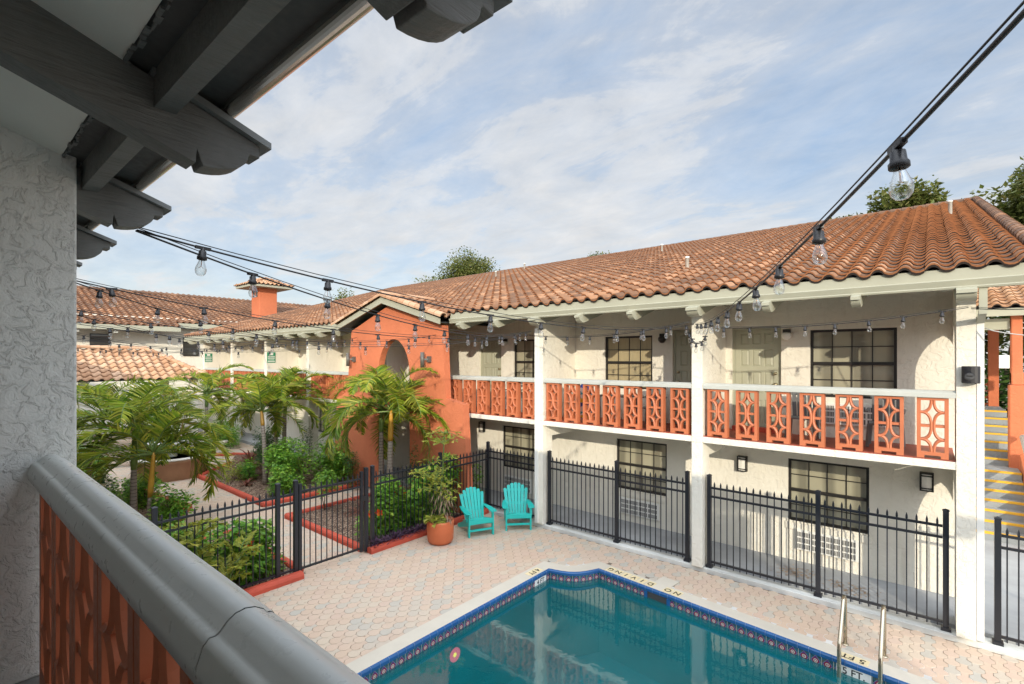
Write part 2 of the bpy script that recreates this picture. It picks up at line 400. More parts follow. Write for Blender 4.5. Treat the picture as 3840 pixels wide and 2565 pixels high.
def cap_run(b, P, Q, r=.12, step=.36, n=7):
    """a run of half-round cap tiles from P to Q"""
    P = Vector(P); Q = Vector(Q); d = Q-P; L = d.length; d.normalize()
    s = d.cross(Vector((0,0,1))).normalized(); u = s.cross(d)
    k = max(1, int(L/step)); st = L/k
    for i in range(k):
        vs = []
        for (t, rr) in ((i*st-.03, r*1.08), ((i+1)*st+.02, r*.92)):
            for a in range(n+1):
                th = PI*a/n*1.1 - .05*PI
                vs.append(P + d*t + s*math.cos(th)*rr + u*(math.sin(th)*rr*.9))
        for a in range(n+1):
            th = PI*a/n*1.1 - .05*PI
            vs.append(P + d*(i*st-.03) + s*math.cos(th)*r*.86 + u*(math.sin(th)*r*.72))
        m = n+1
        b.add(vs, [(a, a+1, m+a+1, m+a) for a in range(n)] + [(2*m+a, 2*m+a+1, a+1, a) for a in range(n)])

def window(parent, x0, x1, z0, z1, Y, pane, axis='y', cols=4, rows=2):
    """double-hung window in a recess; parts of the building: window > frame, pane"""
    f = MB(); t = .05; y0, y1 = Y-.03, Y+.03
    def bx(b, a0, a1, c0, c1, d0, d1):
        if axis == 'y': b.box(a0, a1, c0, c1, d0, d1)
        else: b.box(c0, c1, a0, a1, d0, d1)
    bx(f, x0, x0+t, y0, y1, z0, z1); bx(f, x1-t, x1, y0, y1, z0, z1)
    bx(f, x0+t, x1-t, y0, y1, z1-t, z1); bx(f, x0+t, x1-t, y0-.02, y1, z0, z0+t)
    zm = (z0+z1)/2
    bx(f, x0+t, x1-t, y0-.012, y1, zm-.03, zm+.03)
    w = bpy.data.objects.new('window', None)
    fr = f.build('window', M['bronze'], parent)
    g = MB()
    for k in range(1, cols):
        xx = x0+t+(x1-x0-2*t)*k/cols
        bx(g, xx-.008, xx+.008, Y-.014, Y+.004, z0+t, zm-.03); bx(g, xx-.008, xx+.008, Y-.004, Y+.012, zm+.03, z1-t)
    for (a, c, yo) in ((z0+t, zm-.03, -.014), (zm+.03, z1-t, -.004)):
        for k in range(1, rows):
            zz = a+(c-a)*k/rows
            bx(g, x0+t, x1-t, Y+yo-.001, Y+yo+.016, zz-.008, zz+.008)
    g.build('glazing_bar', M['bronze'], fr)
    p = MB(); bx(p, x0+t, x1-t, Y+.014, Y+.024, z0+t, z1-t)
    p.build('pane', pane, fr)
    bpy.data.objects.remove(w); return fr

def door(parent, x0, x1, z0, z1, Y, knob_right=True, axis='y'):
    b = MB(); W = x1-x0; H = z1-z0
    cols = [(.13,.33),(.40,.60),(.67,.87)]; rows = [(.06,.30),(.37,.58),(.635,.80),(.855,.965)]
    xs = [0]+[v for c in cols for v in c]+[1]; zs = [0]+[v for r_ in rows for v in r_]+[1]
    vs = []; nx, nz = len(xs), len(zs)
    for z in zs:
        for x in xs: vs.append((x0+x*W, Y, z0+z*H))
    fs = []
    for j in range(nz-1):
        for i in range(nx-1):
            q = (j*nx+i, j*nx+i+1, (j+1)*nx+i+1, (j+1)*nx+i)
            if i%2 == 1 and j%2 == 1:
                P = [vs[k] for k in q]; cx = (P[0][0]+P[1][0])/2; cz = (P[0][2]+P[2][2])/2
                inn = []; mid = []
                for p in P:
                    sx = 1 if p[0] > cx else -1; sz = 1 if p[2] > cz else -1
                    mid.append((p[0]-sx*.012, Y+.018, p[2]-sz*.012)); inn.append((p[0]-sx*.04, Y+.004, p[2]-sz*.04))
                o = len(vs); vs.extend(mid+inn)
                for k in range(4):
                    fs.append((q[k], q[(k+1)%4], o+(k+1)%4, o+k)); fs.append((o+k, o+(k+1)%4, o+4+(k+1)%4, o+4+k))
                fs.append((o+4,o+5,o+6,o+7))
            else: fs.append(q)
    if axis == 'x': vs = [(y, x, z) for (x, y, z) in vs]
    b.add(vs, fs); d = b.build('door', M['door'], parent)
    f = MB()
    fx = lambda a0,a1,c0,c1,e0,e1: f.box(a0,a1,c0,c1,e0,e1) if axis == 'y' else f.box(c0,c1,a0,a1,e0,e1)
    fx(x0-.05, x0-.004, Y-.02, Y+.05, z0, z1+.05); fx(x1+.004, x1+.05, Y-.02, Y+.05, z0, z1+.05); fx(x0-.004, x1+.004, Y-.02, Y+.05, z1+.004, z1+.05)
    f.build('door_frame', M['door'], d)
    k = MB(); kx = x1-.07 if knob_right else x0+.07
    for (zz, r) in ((z0+1.02, .036), (z0+1.26, .03)):
        k.tube([(kx, Y-.001, zz), (kx, Y-.02, zz), (kx, Y-.035, zz), (kx, Y-.065, zz), (kx, Y-.075, zz)] if axis == 'y' else [(Y-.001,kx,zz),(Y-.075,kx,zz)], r, 10, True, [r*1.1, r*.6, r, r*1.05, r*.5] if axis == 'y' else None)
    k.build('door_knob', M['knob'], d)
    return d

def breeze_mesh(W=.39, H=.96, D=.145, wd=.019):
    """openwork screen block: frame on two feet, mirrored half and quarter arcs inside"""
    b = MB(); t = .05; foot = .045
    b.box(-W/2, -W/2+t, -D/2, D/2, 0, H); b.box(W/2-t, W/2, -D/2, D/2, 0, H)
    b.box(-W/2+t, W/2-t, -D/2, D/2, H-.035, H); b.box(-W/2+t, W/2-t, -D/2, D/2, foot, foot+.055)
    b.box(-W/2+t, -W/2+t+.045, -D/2, D/2, 0, foot); b.box(W/2-t-.045, W/2-t, -D/2, D/2, 0, foot)
    z0 = foot+.055; z1 = H-.035; iw = W/2-t; zm = (z0+z1)/2; q = (z1-z0)/4
    d = D*.4
    def arc(cx, cz, rx, rz, a0, a1, n):
        P = []
        for k in range(n+1):
            f = k/n; a = a0+(a1-a0)*f
            e = abs(2*f-1) if abs(a1-a0) > 2.5 else (f if a1 > a0 else f)
            ca, sa = math.cos(a), math.sin(a)
            ca = math.copysign(abs(ca)**.8, ca); sa = math.copysign(abs(sa)**.8, sa)
            P.append((cx+(rx-wd)*ca, cz+(rz-wd)*sa, cx+(rx+wd)*ca, cz+(rz+wd)*sa))
        vs = []
        for (ax, az, bx_, bz) in P:
            mx, mz = (ax+bx_)/2, (az+bz)/2
            vs += [(ax,-d,az),(mx,-d-.012,mz),(bx_,-d,bz),(bx_,d,bz),(mx,d+.012,mz),(ax,d,az)]
        fs = [(6*i+k, 6*i+(k+1)%6, 6*(i+1)+(k+1)%6, 6*(i+1)+k) for i in range(n) for k in range(6)]
        fs += [tuple(range(5,-1,-1)), tuple(range(6*n, 6*n+6))]
        b.add(vs, fs)
    r = iw-.017
    for s in (-1, 1):
        cx = s*iw
        a = (PI/2, -PI/2) if s < 0 else (PI/2, 3*PI/2)
        arc(cx, zm, r, q+.012, a[0], a[1], 14)
        arc(cx, z1, r, q-.012, -PI/2, 0 if s < 0 else -PI, 8)
        arc(cx, z0, r, q-.012, PI/2, 0 if s < 0 else PI, 8)
        b.box(min(cx, s*(iw-.115)), max(cx, s*(iw-.115)), -d, d, zm-.02, zm+.02)
    me_o = b.build('breeze_block', M['coral']); me = me_o.data
    bpy.data.objects.remove(me_o); return me
BREEZE = breeze_mesh()
BREEZE_NEAR = breeze_mesh(.40, .96, .075, .014)

def rafter_tail(b, X, w, top, Y0, Y1, h=.215, slope=.3, d=1):
    """beam along Y falling outwards with a scrolled end; d=-1 tips towards -Y, +1 towards +Y; top = z at the tip's top"""
    # profile in (s, z): s runs from inside (0) to the tip (L)
    L = abs(Y1-Y0); pr = []
    zt = lambda s: top + (L-s)*slope
    tip = L
    pr.append((0, zt(0))); pr.append((tip-.0, zt(tip)))
    pr.append((tip, zt(tip)-.05)); pr.append((tip-.04, zt(tip-.04)-.06))
    cx_, cz_ = tip-.215, zt(tip)-.055; rz_ = h-.045-.055+.04
    for k in range(9):
        a = PI/2*(1-k/8)
        pr.append((cx_+.17*math.sin(a), cz_+.215*slope*math.cos(a)-rz_*math.cos(a)))
    pr.append((tip-.235, zt(tip-.235)-h+.055)); pr.append((tip-.24, zt(tip-.24)-h)); pr.append((0, zt(0)-h))
    poly = [((Y0+d*s), z) for (s, z) in pr]
    b.prism(poly, 'x', X-w/2, X+w/2)

def fence_panel(b, P, Q, zb, spacing=.125, heights=(.12,1.47,1.65,1.80)):
    P = Vector((P[0],P[1],zb)); Q = Vector((Q[0],Q[1],zb)); d = Q-P; L = d.length; d.normalize()
    up = Vector((0,0,1)); sd = d.cross(up)
    for h in heights[:3]:
        c = (P+Q)/2+up*h; b.obox(c, d, sd, up, L/2, .02, .019)
    n = max(1, int(round(L/spacing))); st = L/n
    for i in range(n):
        p = P + d*((i+.5)*st)
        b.obox(p+up*(.05+1.66)/2, d, sd, up, .0085, .0085, (1.66-.05)/2)
        z = 1.66; w = .0085
        vs = []
        for (ww, zz) in ((w,z),(.016,z+.03),(.014,z+.075),(.002,z+.12)):
            for (i1,j1) in ((-1,-1),(1,-1),(1,1),(-1,1)): vs.append(p+d*ww*i1+sd*ww*j1*.6+up*zz)
        fs = [(4*k+a, 4*k+(a+1)%4, 4*k+4+(a+1)%4, 4*k+4+a) for k in range(3) for a in range(4)]
        b.add(vs, fs)
def fence_post(parent, x, y, zb, h=1.9, w=.075):
    b = MB(); b.box(x-w/2, x+w/2, y-w/2, y+w/2, zb, zb+h)
    b.add([(x-w/2-.006,y-w/2-.006,zb+h),(x+w/2+.006,y-w/2-.006,zb+h),(x+w/2+.006,y+w/2+.006,zb+h),(x-w/2-.006,y+w/2+.006,zb+h),
           (x-w/2-.006,y-w/2-.006,zb+h+.012),(x+w/2+.006,y-w/2-.006,zb+h+.012),(x+w/2+.006,y+w/2+.006,zb+h+.012),(x-w/2-.006,y+w/2+.006,zb+h+.012),(x,y,zb+h+.035)],
          [(3,2,1,0),(0,1,5,4),(1,2,6,5),(2,3,7,6),(3,0,4,7),(4,5,8),(5,6,8),(6,7,8),(7,4,8)])
    b.box(x-w/2-.025, x+w/2+.025, y-w/2-.025, y+w/2+.025, zb, zb+.05)
    return b.build('post', M['fence'], parent)

def wave_pts(A, B, sag, n, jit=0, seed=0):
    r = random.Random(seed); A = Vector(A); B = Vector(B); out = []
    for i in range(n+1):
        t = i/n; p = A.lerp(B, t); p.z -= sag*4*t*(1-t)
        if 0 < i < n and jit: p += Vector((r.uniform(-jit,jit),r.uniform(-jit,jit),r.uniform(-jit,jit)))
        out.append(p)
    return out

BULB = None; SOCK = None; FIL = None
def bulb_meshes():
    global BULB, SOCK, FIL
    b = MB(); b.lathe([(.016,0),(.018,-.012),(.031,-.05),(.034,-.068),(.030,-.088),(.018,-.102),(.0005,-.106)], n=12)
    o = b.build('bulb', M['glass']); BULB = o.data; bpy.data.objects.remove(o)
    b = MB(); b.lathe([(.0005,.05),(.012,.048),(.014,.03),(.022,.026),(.024,-.005),(.030,-.012),(.030,-.03),(.021,-.034),(.0005,-.034)], n=10)
    b.bar((-.045,0,.045),(.045,0,.045),.022,.02)
    o = b.build('socket', M['black']); SOCK = o.data; bpy.data.objects.remove(o)
    b = MB(); b.tube([(0,0,0),(0,0,-.045)], .003, 5); b.tube([(-.014,0,-.055),(0,0,-.045),(.014,0,-.055)], .0018, 4)
    o = b.build('filament', M['filament']); FIL = o.data; bpy.data.objects.remove(o)
bulb_meshes()
def string_light(label, A, B, sag, spacing=.78, first=.5, messenger=True, r=.0065, seed=1, end=.3, loop=None):
    A = Vector(A); B = Vector(B)
    t = thing('string_light', label, 'string lights', tuple(A), 'string lights over the courtyard')
    L = (B-A).length
    pts = loop or wave_pts(A, B, sag, max(12, int(L/.35)))
    b = MB(); b.tube(pts, r, 6)
    if messenger and not loop:
        b.tube(wave_pts(A+Vector((0,0,.02)), B+Vector((0,0,.02)), sag*.94, 16), .0035, 5)
    b.build('cable', M['black'], t)
    # arc-length positions
    cum = [0]
    for i in range(1, len(pts)): cum.append(cum[-1]+(Vector(pts[i])-Vector(pts[i-1])).length)
    s = first; rr = random.Random(seed)
    while s < cum[-1]-end:
        k = max(i for i in range(len(cum)) if cum[i] <= s); k = min(k, len(pts)-2)
        f = (s-cum[k])/max(1e-6, cum[k+1]-cum[k]); p = Vector(pts[k]).lerp(Vector(pts[k+1]), f)
        d = Vector(pts[k+1])-Vector(pts[k])
        so = bpy.data.objects.new('socket', SOCK); C.objects.link(so); so.parent = t
        so.location = p - A - Vector((0,0,.045)); so.rotation_euler = (rr.uniform(-.08,.08), rr.uniform(-.08,.08), math.atan2(d.y, d.x))
        bu = bpy.data.objects.new('bulb', BULB); C.objects.link(bu); bu.parent = so; bu.location = (0,0,-.032)
        fi = bpy.data.objects.new('filament', FIL); C.objects.link(fi); fi.parent = so; fi.location = (0,0,-.03)
        s += spacing*rr.uniform(.95,1.05)
    return t

# ---------------------------------------------------------------- plants
def frond(b, P, az, el, L, droop, seed, nl=44, lw=.035, ll=.42, twist=0., up=.75):
    r = random.Random(seed); P = Vector(P); h = Vector((math.cos(az), math.sin(az), 0))
    pts = []; p = P.copy(); a = el; n = 14
    for i in range(n+1):
        pts.append(p.copy()); d = h*math.cos(a)+Vector((0,0,1))*math.sin(a); p = p + d*(L/n); a -= droop/n*(.5+1.1*i/n)
    b.cur = 1; b.tube(pts, .012, 5, True, [.022*(1-.85*i/n)+.003 for i in range(n+1)]); b.cur = 0
    side = h.cross(Vector((0,0,1)))
    for k in range(nl):
        f = .16+.84*(k+r.random()*.4)/nl; x = f*n; i = min(int(x), n-1); q = pts[i].lerp(pts[i+1], x-i)
        d = (pts[i+1]-pts[i]).normalized(); un = side.cross(d).normalized()*(-1)
        if un.z < 0 and abs(d.z) < .9: un = -un
        ln = ll*(math.sin(PI*min(1,.12+f*.88))**.55)*r.uniform(.8,1.1)
        for s in (-1, 1):
            v = (side*s*1.0 + d*(.55+.55*f) + un*(up*r.uniform(.2,1.0)-.25*f) + Vector((r.uniform(-.16,.16),r.uniform(-.16,.16),r.uniform(-.16,.12)))).normalized()
            lw2 = lw*r.uniform(.8,1.15); nn = v.cross(d).normalized()
            seg = 4; A = q.copy(); vs = []; dr = r.uniform(.4,1.6); vv = v.copy()
            for m in range(seg+1):
                w = lw2*(.55,1,.85,.5,.05)[m]*.5; sd = vv.cross(Vector((0,0,1)))
                if sd.length < .05: sd = d.copy()
                sd.normalize(); sd = (sd*.5 + d*.8); sd = (sd - vv*sd.dot(vv)).normalized()
                vs += [A+sd*w, A-sd*w]; A = A + vv*(ln/seg); vv = (vv + Vector((0,0,-1))*(.20*dr*(.3+m*.4))).normalized()
            b.add(vs, [(2*m,2*m+1,2*m+3,2*m+2) for m in range(seg)])
def palm(label, base, H, lean=(0,0), shaft=.55, nf=11, L=1.7, seed=1, r=.085, shaft_mat='shaft_green', nl=44, ll=.42, group='palms in the courtyard beds', els=(-.2,1.25), droop=1.9, az0=0, lw=.046):
    rr = random.Random(seed)
    t = thing('palm_tree', label, 'palm', base, group)
    bx, by, bz = base; lx, ly = lean
    def P(f): return (bx+lx*f*f, by+ly*f*f, bz+H*f)
    hs = H-shaft; n = 10; fs = [hs/H*i/n for i in range(n+1)]
    b = MB(); b.tube([P(f) for f in fs], r, 12, True, [r*(1.25-.4*i/n) for i in range(n+1)]); b.build('trunk', M['trunk_ring'], t)
    g = [hs/H+(1-hs/H)*i/6 for i in range(7)]
    b = MB(); b.tube([P(f) for f in g], r, 12, True, [r*x for x in (.9,.98,.95,.85,.75,.66,.5)]); b.build('crownshaft', M[shaft_mat], t)
    b = MB(); top = Vector(P(1.0))
    for i in range(nf):
        f = i/(nf-1); el = els[1]+(els[0]-els[1])*f; az = az0+i*2.39996+rr.uniform(-.2,.2)
        cam = math.atan2(-by, -bx); dlt = (az-cam+PI)%(2*PI)-PI
        if el < .75 and abs(dlt) < .85: az = cam+(1.15 if dlt > 0 else -1.15)+rr.uniform(-.2,.2)   # nobody lets fronds hang over the path
        frond(b, top+Vector((0,0,-.05*f)), az, el, L*rr.uniform(.88,1.1), droop*rr.uniform(.8,1.15), seed*100+i, nl, lw, ll)
    b.build('crown', [M['palm'], M['shaft_green']], t)
    return t

def shrub(label, name, cat, base, rx, ry, H, n, size=.075, m='hib', seed=1, stems=5, flowers=0, group=None, blobs=9, z0=.1, shape=.6, narrow=1.0, stem_mat='bark_dark', flower_mat='flower', fsize=.05):
    rr = random.Random(seed); t = thing(name, label, cat, base, group); bx, by, bz = base
    cs = []
    for i in range(blobs):
        a = rr.uniform(0, 2*PI); q = math.sqrt(rr.random())*.62
        z = rr.uniform(z0*H, H*.86); k = (1-.35*abs(z/H-.5)*2)
        cs.append((bx+rx*q*math.cos(a)*k, by+ry*q*math.sin(a)*k, bz+z, rr.uniform(.32,.55)))
    b = MB(); fl = []
    for i in range(n):
        c = cs[rr.randrange(blobs)]; th = rr.uniform(0,2*PI); ph = math.acos(rr.uniform(-.75,1)); q = rr.uniform(.55,1.04)
        d = Vector((math.sin(ph)*math.cos(th), math.sin(ph)*math.sin(th), math.cos(ph)))
        p = Vector((c[0]+d.x*rx*c[3]*q, c[1]+d.y*ry*c[3]*q, c[2]+d.z*H*.3*q*narrow))
        if p.z < bz+.02: continue
        o = Vector((d.x+rr.uniform(-.7,.7), d.y+rr.uniform(-.7,.7), rr.uniform(-.5,.55)))
        nn = Vector((d.x*.6+rr.uniform(-.5,.5), d.y*.6+rr.uniform(-.5,.5), 1))
        s = size*rr.uniform(.6,1.25); b.leaf(p, o, nn, s, s*shape, .12, .15)
        if q > .98 and len(fl) < 200: fl.append((p, d))
    b.build('foliage', M[m], t)
    if stems:
        b = MB()
        for i in range(stems):
            c = cs[i % blobs]; a = rr.uniform(0,2*PI); q = rr.uniform(0,.12)
            p0 = Vector((bx+rx*q*math.cos(a), by+ry*q*math.sin(a), bz-.02)); p1 = Vector(c[:3])
            m_ = (p0+p1)/2+Vector((rr.uniform(-.05,.05),rr.uniform(-.05,.05),.05))
            b.tube([p0, m_, p1], .012, 5, True, [.016,.011,.005])
        b.build('stem', M[stem_mat], t)
    for i in range(flowers):
        p, d = max((fl[rr.randrange(len(fl))] for _ in range(14)), key=lambda q: q[1].dot(Vector((-bx,-by,3)).normalized())); b = MB()
        sd = d.cross(Vector((0,0,1))).normalized(); u = sd.cross(d)
        for k in range(5):
            a = 2*PI*k/5; v = (sd*math.cos(a)+u*math.sin(a)+d*.35)
            b.leaf(p+d*.03, v, d, fsize*1.3, fsize*1.1, -.2)
        b.tube([p+d*.03, p+d*.09], .005, 5); b.build('blossom', M[flower_mat], t)
    return t

def strap_plant(label, name, cat, base, H, n, m, seed, w=.06, spread=1.0, group=None, z_stem=0.0):
    """rosette of arching strap leaves"""
    rr = random.Random(seed); t = thing(name, label, cat, base, group); b = MB()
    for i in range(n):
        a = rr.uniform(0,2*PI); el = rr.uniform(.25,1.4); L = H*rr.uniform(.6,1.15); h = Vector((math.cos(a),math.sin(a),0))
        p = Vector(base)+Vector((0,0,z_stem*rr.random()))+h*.02; vs = []; sd = h.cross(Vector((0,0,1))); e = el
        for k in range(6):
            ww = w*(.6,1,1,.8,.5,.04)[k]*.5; vs += [p+sd*ww, p-sd*ww]; p = p+(h*math.cos(e)*spread+Vector((0,0,1))*math.sin(e))*(L/5); e -= rr.uniform(.15,.42)
        b.add(vs, [(2*k,2*k+1,2*k+3,2*k+2) for k in range(5)])
    b.build('foliage', M[m], t)
    if z_stem:
        s = MB(); s.tube([Vector(base)-Vector((0,0,.02)), Vector(base)+Vector((.02,0,z_stem))], .02, 6); s.build('stem', M['bark_dark'], t)
    return t

def tree(label, base, H, crown_r, seed, n=5200, ls=.22, m='oak', group='trees beyond the roofs', trunk_r=.28, z_lo=.35, flat=.7):
    rr = random.Random(seed); t = thing('oak_tree', label, 'tree', base, group); B = Vector(base)
    tips = []; b = MB()
    def grow(p, d, L, r, lev):
        q = p; pts = [p]; dd = d.copy()
        for i in range(4):
            dd = (dd+Vector((rr.uniform(-.22,.22),rr.uniform(-.22,.22),rr.uniform(-.08,.14)))).normalized(); q = q+dd*L/4; pts.append(q)
        b.tube(pts, r, 6 if lev else 9, True, [r*(1-.45*i/4) for i in range(5)])
        if lev >= 3: tips.append(q); return
        for k in range(3 if lev else 5):
            a = rr.uniform(0,2*PI); sp = rr.uniform(.45,1.05)
            nd = (dd+Vector((math.cos(a)*sp, math.sin(a)*sp, rr.uniform(-.1,.35)))).normalized()
            grow(pts[rr.choice((3,4))], nd, L*rr.uniform(.55,.8), r*.52, lev+1)
        if lev >= 1: tips.append(q)
    grow(B, Vector((rr.uniform(-.1,.1),rr.uniform(-.1,.1),1)), H*z_lo, trunk_r, 0)
    # scale the limbs to the wished crown
    zmx = max(p.z for p in tips)-B.z; rmx = max(math.hypot(p.x-B.x,p.y-B.y) for p in tips)
    sx = crown_r*.86/rmx; sz = (H*.93)/zmx
    b.v = [(B.x+(x-B.x)*sx, B.y+(y-B.y)*sx, B.z+(z-B.z)*sz) for (x,y,z) in b.v]
    tips = [Vector((B.x+(p.x-B.x)*sx, B.y+(p.y-B.y)*sx, B.z+(p.z-B.z)*sz)) for p in tips]
    b.build('trunk', M['bark'], t)
    f = MB()
    for i in range(n):
        c = tips[rr.randrange(len(tips))]
        if rr.random() < .55:
            c2 = tips[rr.randrange(len(tips))]; c = c2 if c2.z > c.z else c
        g = [max(-1.7,min(1.7,rr.gauss(0,1))) for _ in range(3)]; s = crown_r*.13
        p = c+Vector((g[0]*s, g[1]*s, g[2]*s*flat))
        o = Vector((rr.uniform(-1,1),rr.uniform(-1,1),rr.uniform(-.6,.6))); nn = Vector((rr.uniform(-.6,.6),rr.uniform(-.6,.6),1))
        z = ls*rr.uniform(.55,1.3); f.leaf(p, o, nn, z, z*.62, .12)
    f.build('crown', M[m], t); return t
# ================================================================ SETTING
b = MB(); b.add([(-250,-120,-.06),(160,-120,-.06),(160,260,-.06),(-250,260,-.06)], [(0,1,2,3)])
# hole for the pool is not needed: the basin is its own solid, so the ground is four sheets around it
b = MB(); gx0, gx1, gy0, gy1 = -6.3, 3.6, 1.3, 9.3
for (x0,x1,y0,y1) in ((-250,gx0,-120,260),(gx1,160,-120,260),(gx0,gx1,-120,gy0),(gx0,gx1,gy1,260)):
    b.add([(x0,y0,-.012),(x1,y0,-.012),(x1,y1,-.012),(x0,y1,-.012)], [(0,1,2,3)])
struct(b.build('ground', M['sand']))

POOL = [(-6.05,1.7),(-6.05,8.34)]
for k in range(1, 8):
    f = k/8; POOL.append((-6.05+.78*f+.10*math.sin(PI*f), 8.34+.67*f-.13*math.sin(PI*f)))
POOL += [(-5.27,9.01),(3.3,8.15),(3.3,1.7)]
def offset_poly(P, d):
    """P runs clockwise seen from above; positive d grows it"""
    n = len(P); out = []
    for i in range(n):
        p0, p1, p2 = Vector((*P[i-1],0)), Vector((*P[i],0)), Vector((*P[(i+1)%n],0))
        a = (p1-p0).normalized(); c = (p2-p1).normalized()
        n1 = Vector((-a.y,a.x,0)); n2 = Vector((-c.y,c.x,0)); m = (n1+n2)
        if m.length < 1e-6: m = n1
        m.normalize(); k = d/max(.45, m.dot(n1)); q = p1+m*k; out.append((q.x,q.y))
    return out
def inside(P, x, y):
    c = False; n = len(P); j = n-1
    for i in range(n):
        if (P[i][1] > y) != (P[j][1] > y) and x < (P[j][0]-P[i][0])*(y-P[i][1])/(P[j][1]-P[i][1])+P[i][0]: c = not c
        j = i
    return c
COPE = offset_poly(POOL, .33)

def pavers(name, x0, x1, y0, y1, skip, z=0., seed=1, p=.185, rot=PI/4):
    r = random.Random(seed); b = MB(); e = p*(math.sqrt(2)-1); g = .0035; ca, sa = math.cos(rot), math.sin(rot)
    cx, cy = (x0+x1)/2, (y0+y1)/2; n = int(math.hypot(x1-x0, y1-y0)/p/2)+2
    for i in range(-n, n):
        for j in range(-n, n):
            u, v = i*p, j*p; X = cx+u*ca-v*sa; Y = cy+u*sa+v*ca
            if not (x0 < X < x1 and y0 < Y < y1) or skip(X, Y): continue
            h = p/2-g; q = e/2-g*.4; zz = z+r.uniform(-.0012,.0012)
            oc = [(h,-q),(h,q),(q,h),(-q,h),(-h,q),(-h,-q),(-q,-h),(q,-h)]
            # the small square shares the (h,q)-(q,h) edge: keyhole paver
            sq = [(p-q-.001,h),(h,p-q-.001)]
            vs = []
            for (a, c, zo) in [(*t,0) for t in oc]+[(t[0]*.94,t[1]*.94,.005) for t in oc]:
                vs.append((X+a*ca-c*sa, Y+a*sa+c*ca, zz+zo-.004))
            for (a, c, zo) in ((h,q,.001),(p-q,h,.001),(h,p-q,.001),(q,h,.001)):
                vs.append((X+a*ca-c*sa, Y+a*sa+c*ca, zz+zo-.003+.003))
            fs = [tuple(range(8,16))]+[(k,(k+1)%8,8+(k+1)%8,8+k) for k in range(8)]
            vs = vs[:18]+[vs[18]]
            fs += [(1,17,18,2)]
            b.add(vs, fs)
    return struct(b.build(name, M['paver']))
pavers('pool_deck', -9.62, 4.6, .2, 10.34, lambda x, y: inside(COPE, x, y), 0, 3)
BEDS = [
 [(-20.6,6.52),(-15.22,6.52),(-15.16,11.0),(-24.2,11.0),(-24.2,9.0),(-22.4,8.2)],
 [(-13.5,6.47),(-9.78,6.47),(-9.78,10.4),(-13.56,10.4)],
 [(-13.3,-.4),(-9.78,-.4),(-9.78,4.86),(-13.3,4.86)],
 [(-20.4,-.4),(-15.2,-.4),(-15.2,4.1),(-16.7,4.85),(-20.4,4.4)],
]
pavers('garden_path', -33.5, -9.68, -.5, 11.2, lambda x, y: any(inside(P, x, y) for P in BEDS) or (x-(-21.9))**2+(y-5.9)**2 < 1.1, -.004, 5)
b = MB(); b.box(-9.9, 4.6, 10.34, 10.62, -.2, .08)
struct(b.build('kerb', M['concrete_white'], bevel=.012))
b = MB(); b.box(-35, 6.0, 10.62, 12.1, -.2, .14); b.box(.56, 6.0, 12.1, 19, -.2, .139)
struct(b.build('walkway', M['concrete']))
for i, P in enumerate(BEDS):
    b = MB(); n = len(P)
    rr = random.Random(40+i)
    xs = [p[0] for p in P]; ys = [p[1] for p in P]
    b.prism(list(reversed(P)), 'z', -.05, .05)
    o = struct(b.build('mulch_bed', M['mulch']))
    ch = MB()
    area = (max(xs)-min(xs))*(max(ys)-min(ys))
    for k in range(int(area*150)):
        x, y = rr.uniform(min(xs),max(xs)), rr.uniform(min(ys),max(ys))
        if not inside(P, x, y): continue
        a = rr.uniform(0,2*PI); ch.leaf((x,y,.055+rr.random()*.02), (math.cos(a),math.sin(a),rr.uniform(-.1,.3)), (rr.uniform(-.5,.5),rr.uniform(-.5,.5),1), rr.uniform(.05,.13), rr.uniform(.02,.045), .1)
    co = ch.build('mulch', M['chips']); co['kind'] = 'stuff'; tag(co, ['loose wood chip mulch on the planting bed beside the fountain','loose wood chip mulch behind the fence to the right of the gate','loose wood chip mulch behind the fence to the left of the gate','loose wood chip mulch under the large near palms'][i], 'mulch')

def border(label, pts, w=.17, h=.13, z=0):
    b = MB()
    for i in range(len(pts)-1):
        p = Vector((*pts[i],0)); q = Vector((*pts[i+1],0)); d = (q-p); L = d.length; d.normalize(); sd = Vector((-d.y,d.x,0))
        prof = [(-w/2,0),(w/2,0),(w/2,h*.6),(w*.38,h*.88),(w*.15,h),(-w*.2,h),(-w*.4,h*.85),(-w/2,h*.55)]
        vs = []
        a0 = -.0 if i == 0 else -w*.3; a1 = L if i == len(pts)-2 else L+w*.3
        for t in (a0, a1):
            for (s, zz) in prof: vs.append(p+d*t+sd*s+Vector((0,0,z+zz+.002*i)))
        m = len(prof); b.add(vs, [tuple(range(m)), tuple(range(2*m-1,m-1,-1))]+[(k, m+k, m+(k+1)%m, (k+1)%m) for k in range(m)])
    o = b.build('garden_border', M['red_curb']); tag(o, label, 'kerb', 'red borders of the planting beds'); return o
border('red concrete border along the pool deck right of the gate, behind the flower pot', [(-9.68,6.42),(-9.70,10.3)], .2)
border('red concrete border along the pool deck left of the gate, nearest the grey railing', [(-9.66,-.5),(-9.66,4.84)], .22)
border('long red border of the mulch bed facing the path and gate, with a sharp corner', [(-22.3,8.1),(-20.65,6.46),(-15.14,6.46),(-15.1,10.9)])
border('short red border of the bed inside the gate, right of the entrance path', [(-9.9,6.41),(-13.56,6.41),(-13.62,10.3)])
border('red border of the bed inside the gate, behind the fence left of the path', [(-9.9,4.92),(-13.34,4.92),(-13.36,-.4)])
border('curved red border round the bed under the large near palms', [(-15.14,-.4),(-15.14,4.12),(-16.68,4.92),(-20.4,4.45)])
border('far red border beyond the fountain in front of the stone bench', [(-26.6,6.2),(-25.42,7.61),(-24.2,8.95),(-23.2,9.6)])

